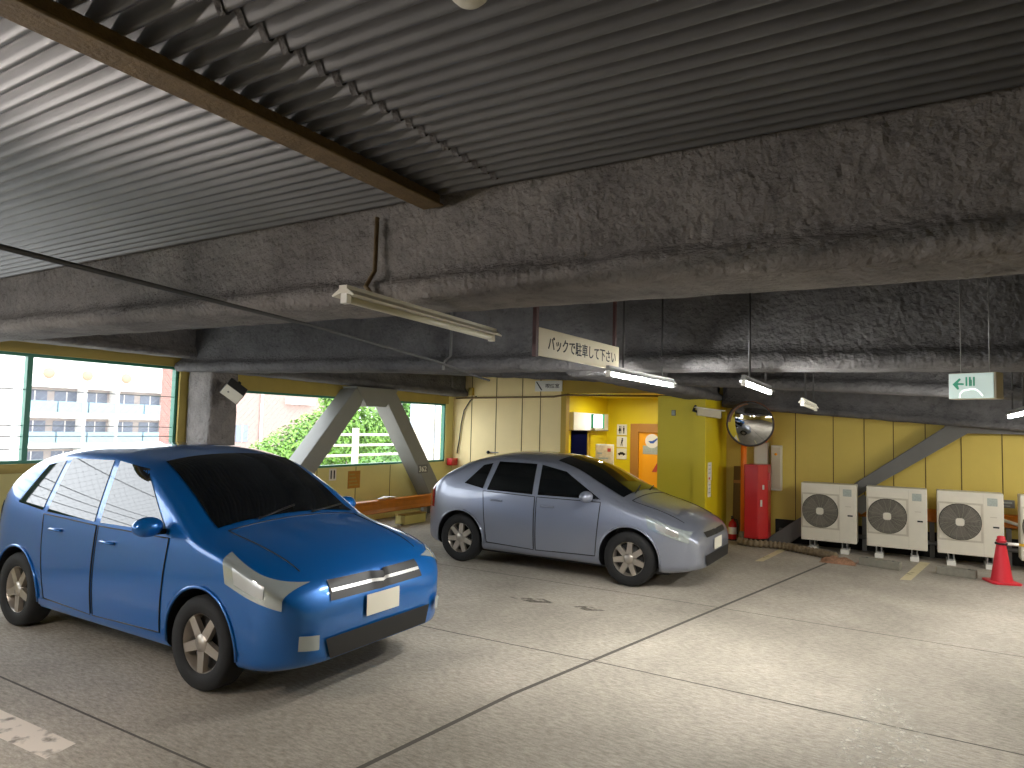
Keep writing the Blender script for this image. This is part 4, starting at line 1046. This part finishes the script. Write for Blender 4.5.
# ------------------------------------------------------------------ outside
struct('street', bm_boxes((-120, XL-.3, -40, 110, -4.4, -4.2)), M['asphalt'], 'street level outside the garage')
struct('outside_walkway', bm_boxes((-11.2, XL-.3, 7, 15.5, -.2, -.05)), M['ext_pale'], 'ledge outside the braced window')
rl = thing('metal_railing', 'white pipe railing outside the braced window', 'railing', (-10.2, 10.7, -.05))
for y in (0, 1.9): part(rl, 'post', MB().box(-.045,.045,y-.055,y+.055,0,1.67), M['ext_white'])
for z in (1.10,1.31,1.53): part(rl, 'pipe_rail', MB().tube([(-.02,-1.1,z),(-.02,2.0,z)], .025, 8), M['ext_white'])
pn = thing('white_screen', 'tall white screen panel outside at the far end of the window', 'screen', (-10.4, 13.3, -.05))
part(pn, 'panel', MB().box(-.05,.05,-.42,.55,0,2.9), M['ext_white']); part(pn, 'post', MB().box(-.07,.08,-.5,-.42,0,2.95), M['wire']); part(pn, 'post', MB().box(-.07,.08,.30,.36,0,2.95), M['wire'])
ap = thing('apartment_building', 'pale apartment block with light blue balconies seen through the large window', 'building', (-75, 42, -4.3))
part(ap, 'wall', MB().box(-10,-1.4,-9.4,12,0,12.4), M['ext_pale'])
part(ap, 'roof_parapet', MB().box(-10,0,-9.6,12,9.4,12.3), M['ext_white'])
for fl in range(4):
    z = -.1+fl*3.1
    if fl < 3: part(ap, 'floor_slab', MB().box(-1.4,0,-9.5,12,z+2.7,z+3.25), M['ext_white'])
    for k in range(7):
        y = -9.1+k*3.0
        if fl < 3:
            part(ap, 'balcony_panel', MB().box(-.12,0,y,y+2.85,z+.16 if fl else 0,z+1.30), M['ext_rail'])
            w_ = part(ap, 'window', MB().box(-1.42,-1.36,y+.2,y+2.5,z+.3,z+2.4), M['ext_win'])
            part(w_, 'mullion', MB().box(-1.36,-1.33,y+1.3,y+1.4,z+.3,z+2.4), M['ext_white'])
for y in (-9.5,-3.6,-.2,5.8,9.0): part(ap, 'party_wall', MB().box(-1.4,.06,y-.15,y+.15,0,9.4), M['ext_white'])
for y in (-7.2,-3.5,.6): part(ap, 'emblem', MB().lathe([(0,.05),(.55,.05),(.55,0),(0,0)], 20, 'x', (0,y,10.2)), M['ext_orange'])
bk = thing('brick_building', 'red brick building beyond the trees in the braced window', 'building', (-45, 38, -4.3))
part(bk, 'wall', MB().box(-8,0,-5,9,0,13), M['brick']); part(bk, 'roof', MB().box(-8.3,.3,-5.3,9.3,13,13.4), M['ext_pale'])
for y, z in ((-3.3,4.3),(2.5,4.3),(6,4.3),(-3.3,8.4),(2.5,8.4)):
    w_ = part(bk, 'window', MB().box(-.05,.06,y-.55,y+.55,z,z+1.3), M['ext_win']); part(w_, 'mullion', MB().box(.06,.09,y-.04,y+.04,z,z+1.3), M['ext_white'])
part(bk, 'drainpipe', MB().tube([(.12,-1.6,.0),(.12,-1.6,13)], .10, 8), M['ext_white'])
part(bk, 'balcony', MB().box(0,.5,.8,3.6,7.4,7.9), M['ext_white'])

def tree(loc, blobs, nleaf, seed, label, mat, trunk_h):
    t = thing('leafy_tree', label, 'tree', loc, group='trees outside the braced window')
    rn = random.Random(seed); mb = MB(); vs = []; fs = []
    for i in range(nleaf):
        bx, by, bz, r = rn.choice(blobs)
        d = Vector((rn.gauss(0,1), rn.gauss(0,1), rn.gauss(0,1))).normalized()
        p = Vector((bx,by,bz))+d*r*(rn.random()**.35)
        nrm = (d+Vector((rn.uniform(-.8,.8),rn.uniform(-.8,.8),rn.uniform(-.2,1)))).normalized()
        a = nrm.orthogonal().normalized(); b = nrm.cross(a); an = rn.random()*6.28
        a, b = a*math.cos(an)+b*math.sin(an), b*math.cos(an)-a*math.sin(an); s = rn.uniform(.06,.12)
        o = len(vs); vs += [p-a*s, p-b*s*.5, p+a*s, p+b*s*.5]; fs.append((o,o+1,o+2,o+3))
    part(t, 'foliage', mb.add(vs, fs), mat)
    tb = MB().tube([(0,0,0),(.1,.05,trunk_h*.5),(0,0,trunk_h)], [.16,.13,.08], 8)
    for bx, by, bz, r in blobs[:4]: tb.tube([(0,0,trunk_h*.7),(bx*.5,by*.5,(bz+trunk_h*.7)/2),(bx,by,bz)], [.07,.05,.02], 6)
    part(t, 'trunk', tb, M['bark'])
tree((-20, 17.6, -4.2), [(0,0,4.6,1.2),(.2,-1.2,4.3,1.0),(0,1.2,5.1,1.25),(.3,.3,3.5,1.3)], 8400, 1, 'light green tree before the brick building, left of the brace', M['leaf'], 3.6)
tree((-20.5, 21.2, -4.2), [(0,0,5.7,1.5),(.2,-1.6,5.2,1.3),(0,1.5,5.6,1.4),(.3,.2,4.0,1.7),(0,-.5,6.9,1.0)], 12000, 2, 'tallest green tree, framed by the brace triangle', M['leaf'], 4.2)
tree((-21, 25.2, -4.2), [(0,0,5.6,1.6),(.2,-1.5,5.4,1.4),(0,1.5,5.3,1.4),(.3,.2,4.2,1.8),(0,.4,7.2,1.3)], 12000, 3, 'deeper green tree right of the brace apex, by the white screen', M['leaf2'], 4.2)
tree((-16.5, 19.0, -4.2), [(0,0,3.9,1.2),(.2,-1.4,3.6,1.1),(0,1.4,4.1,1.1),(.3,.2,2.8,1.3)], 8000, 4, 'low bushy tree nearest the white pipe railing', M['leaf2'], 3.0)

# ------------------------------------------------------------------ light
w = bpy.data.worlds.new('sky'); scn.world = w; w.use_nodes = True
bg = w.node_tree.nodes['Background']; bg.inputs[0].default_value = (.90,.95,1.0,1); bg.inputs[1].default_value = 2.0
scn.view_settings.view_transform = 'Standard'; scn.view_settings.look = 'None'
scn.view_settings.gamma = 1; scn.view_settings.exposure = 1.65; scn.view_settings.use_curve_mapping = False
scn.cycles.max_bounces = 10; scn.cycles.diffuse_bounces = 5
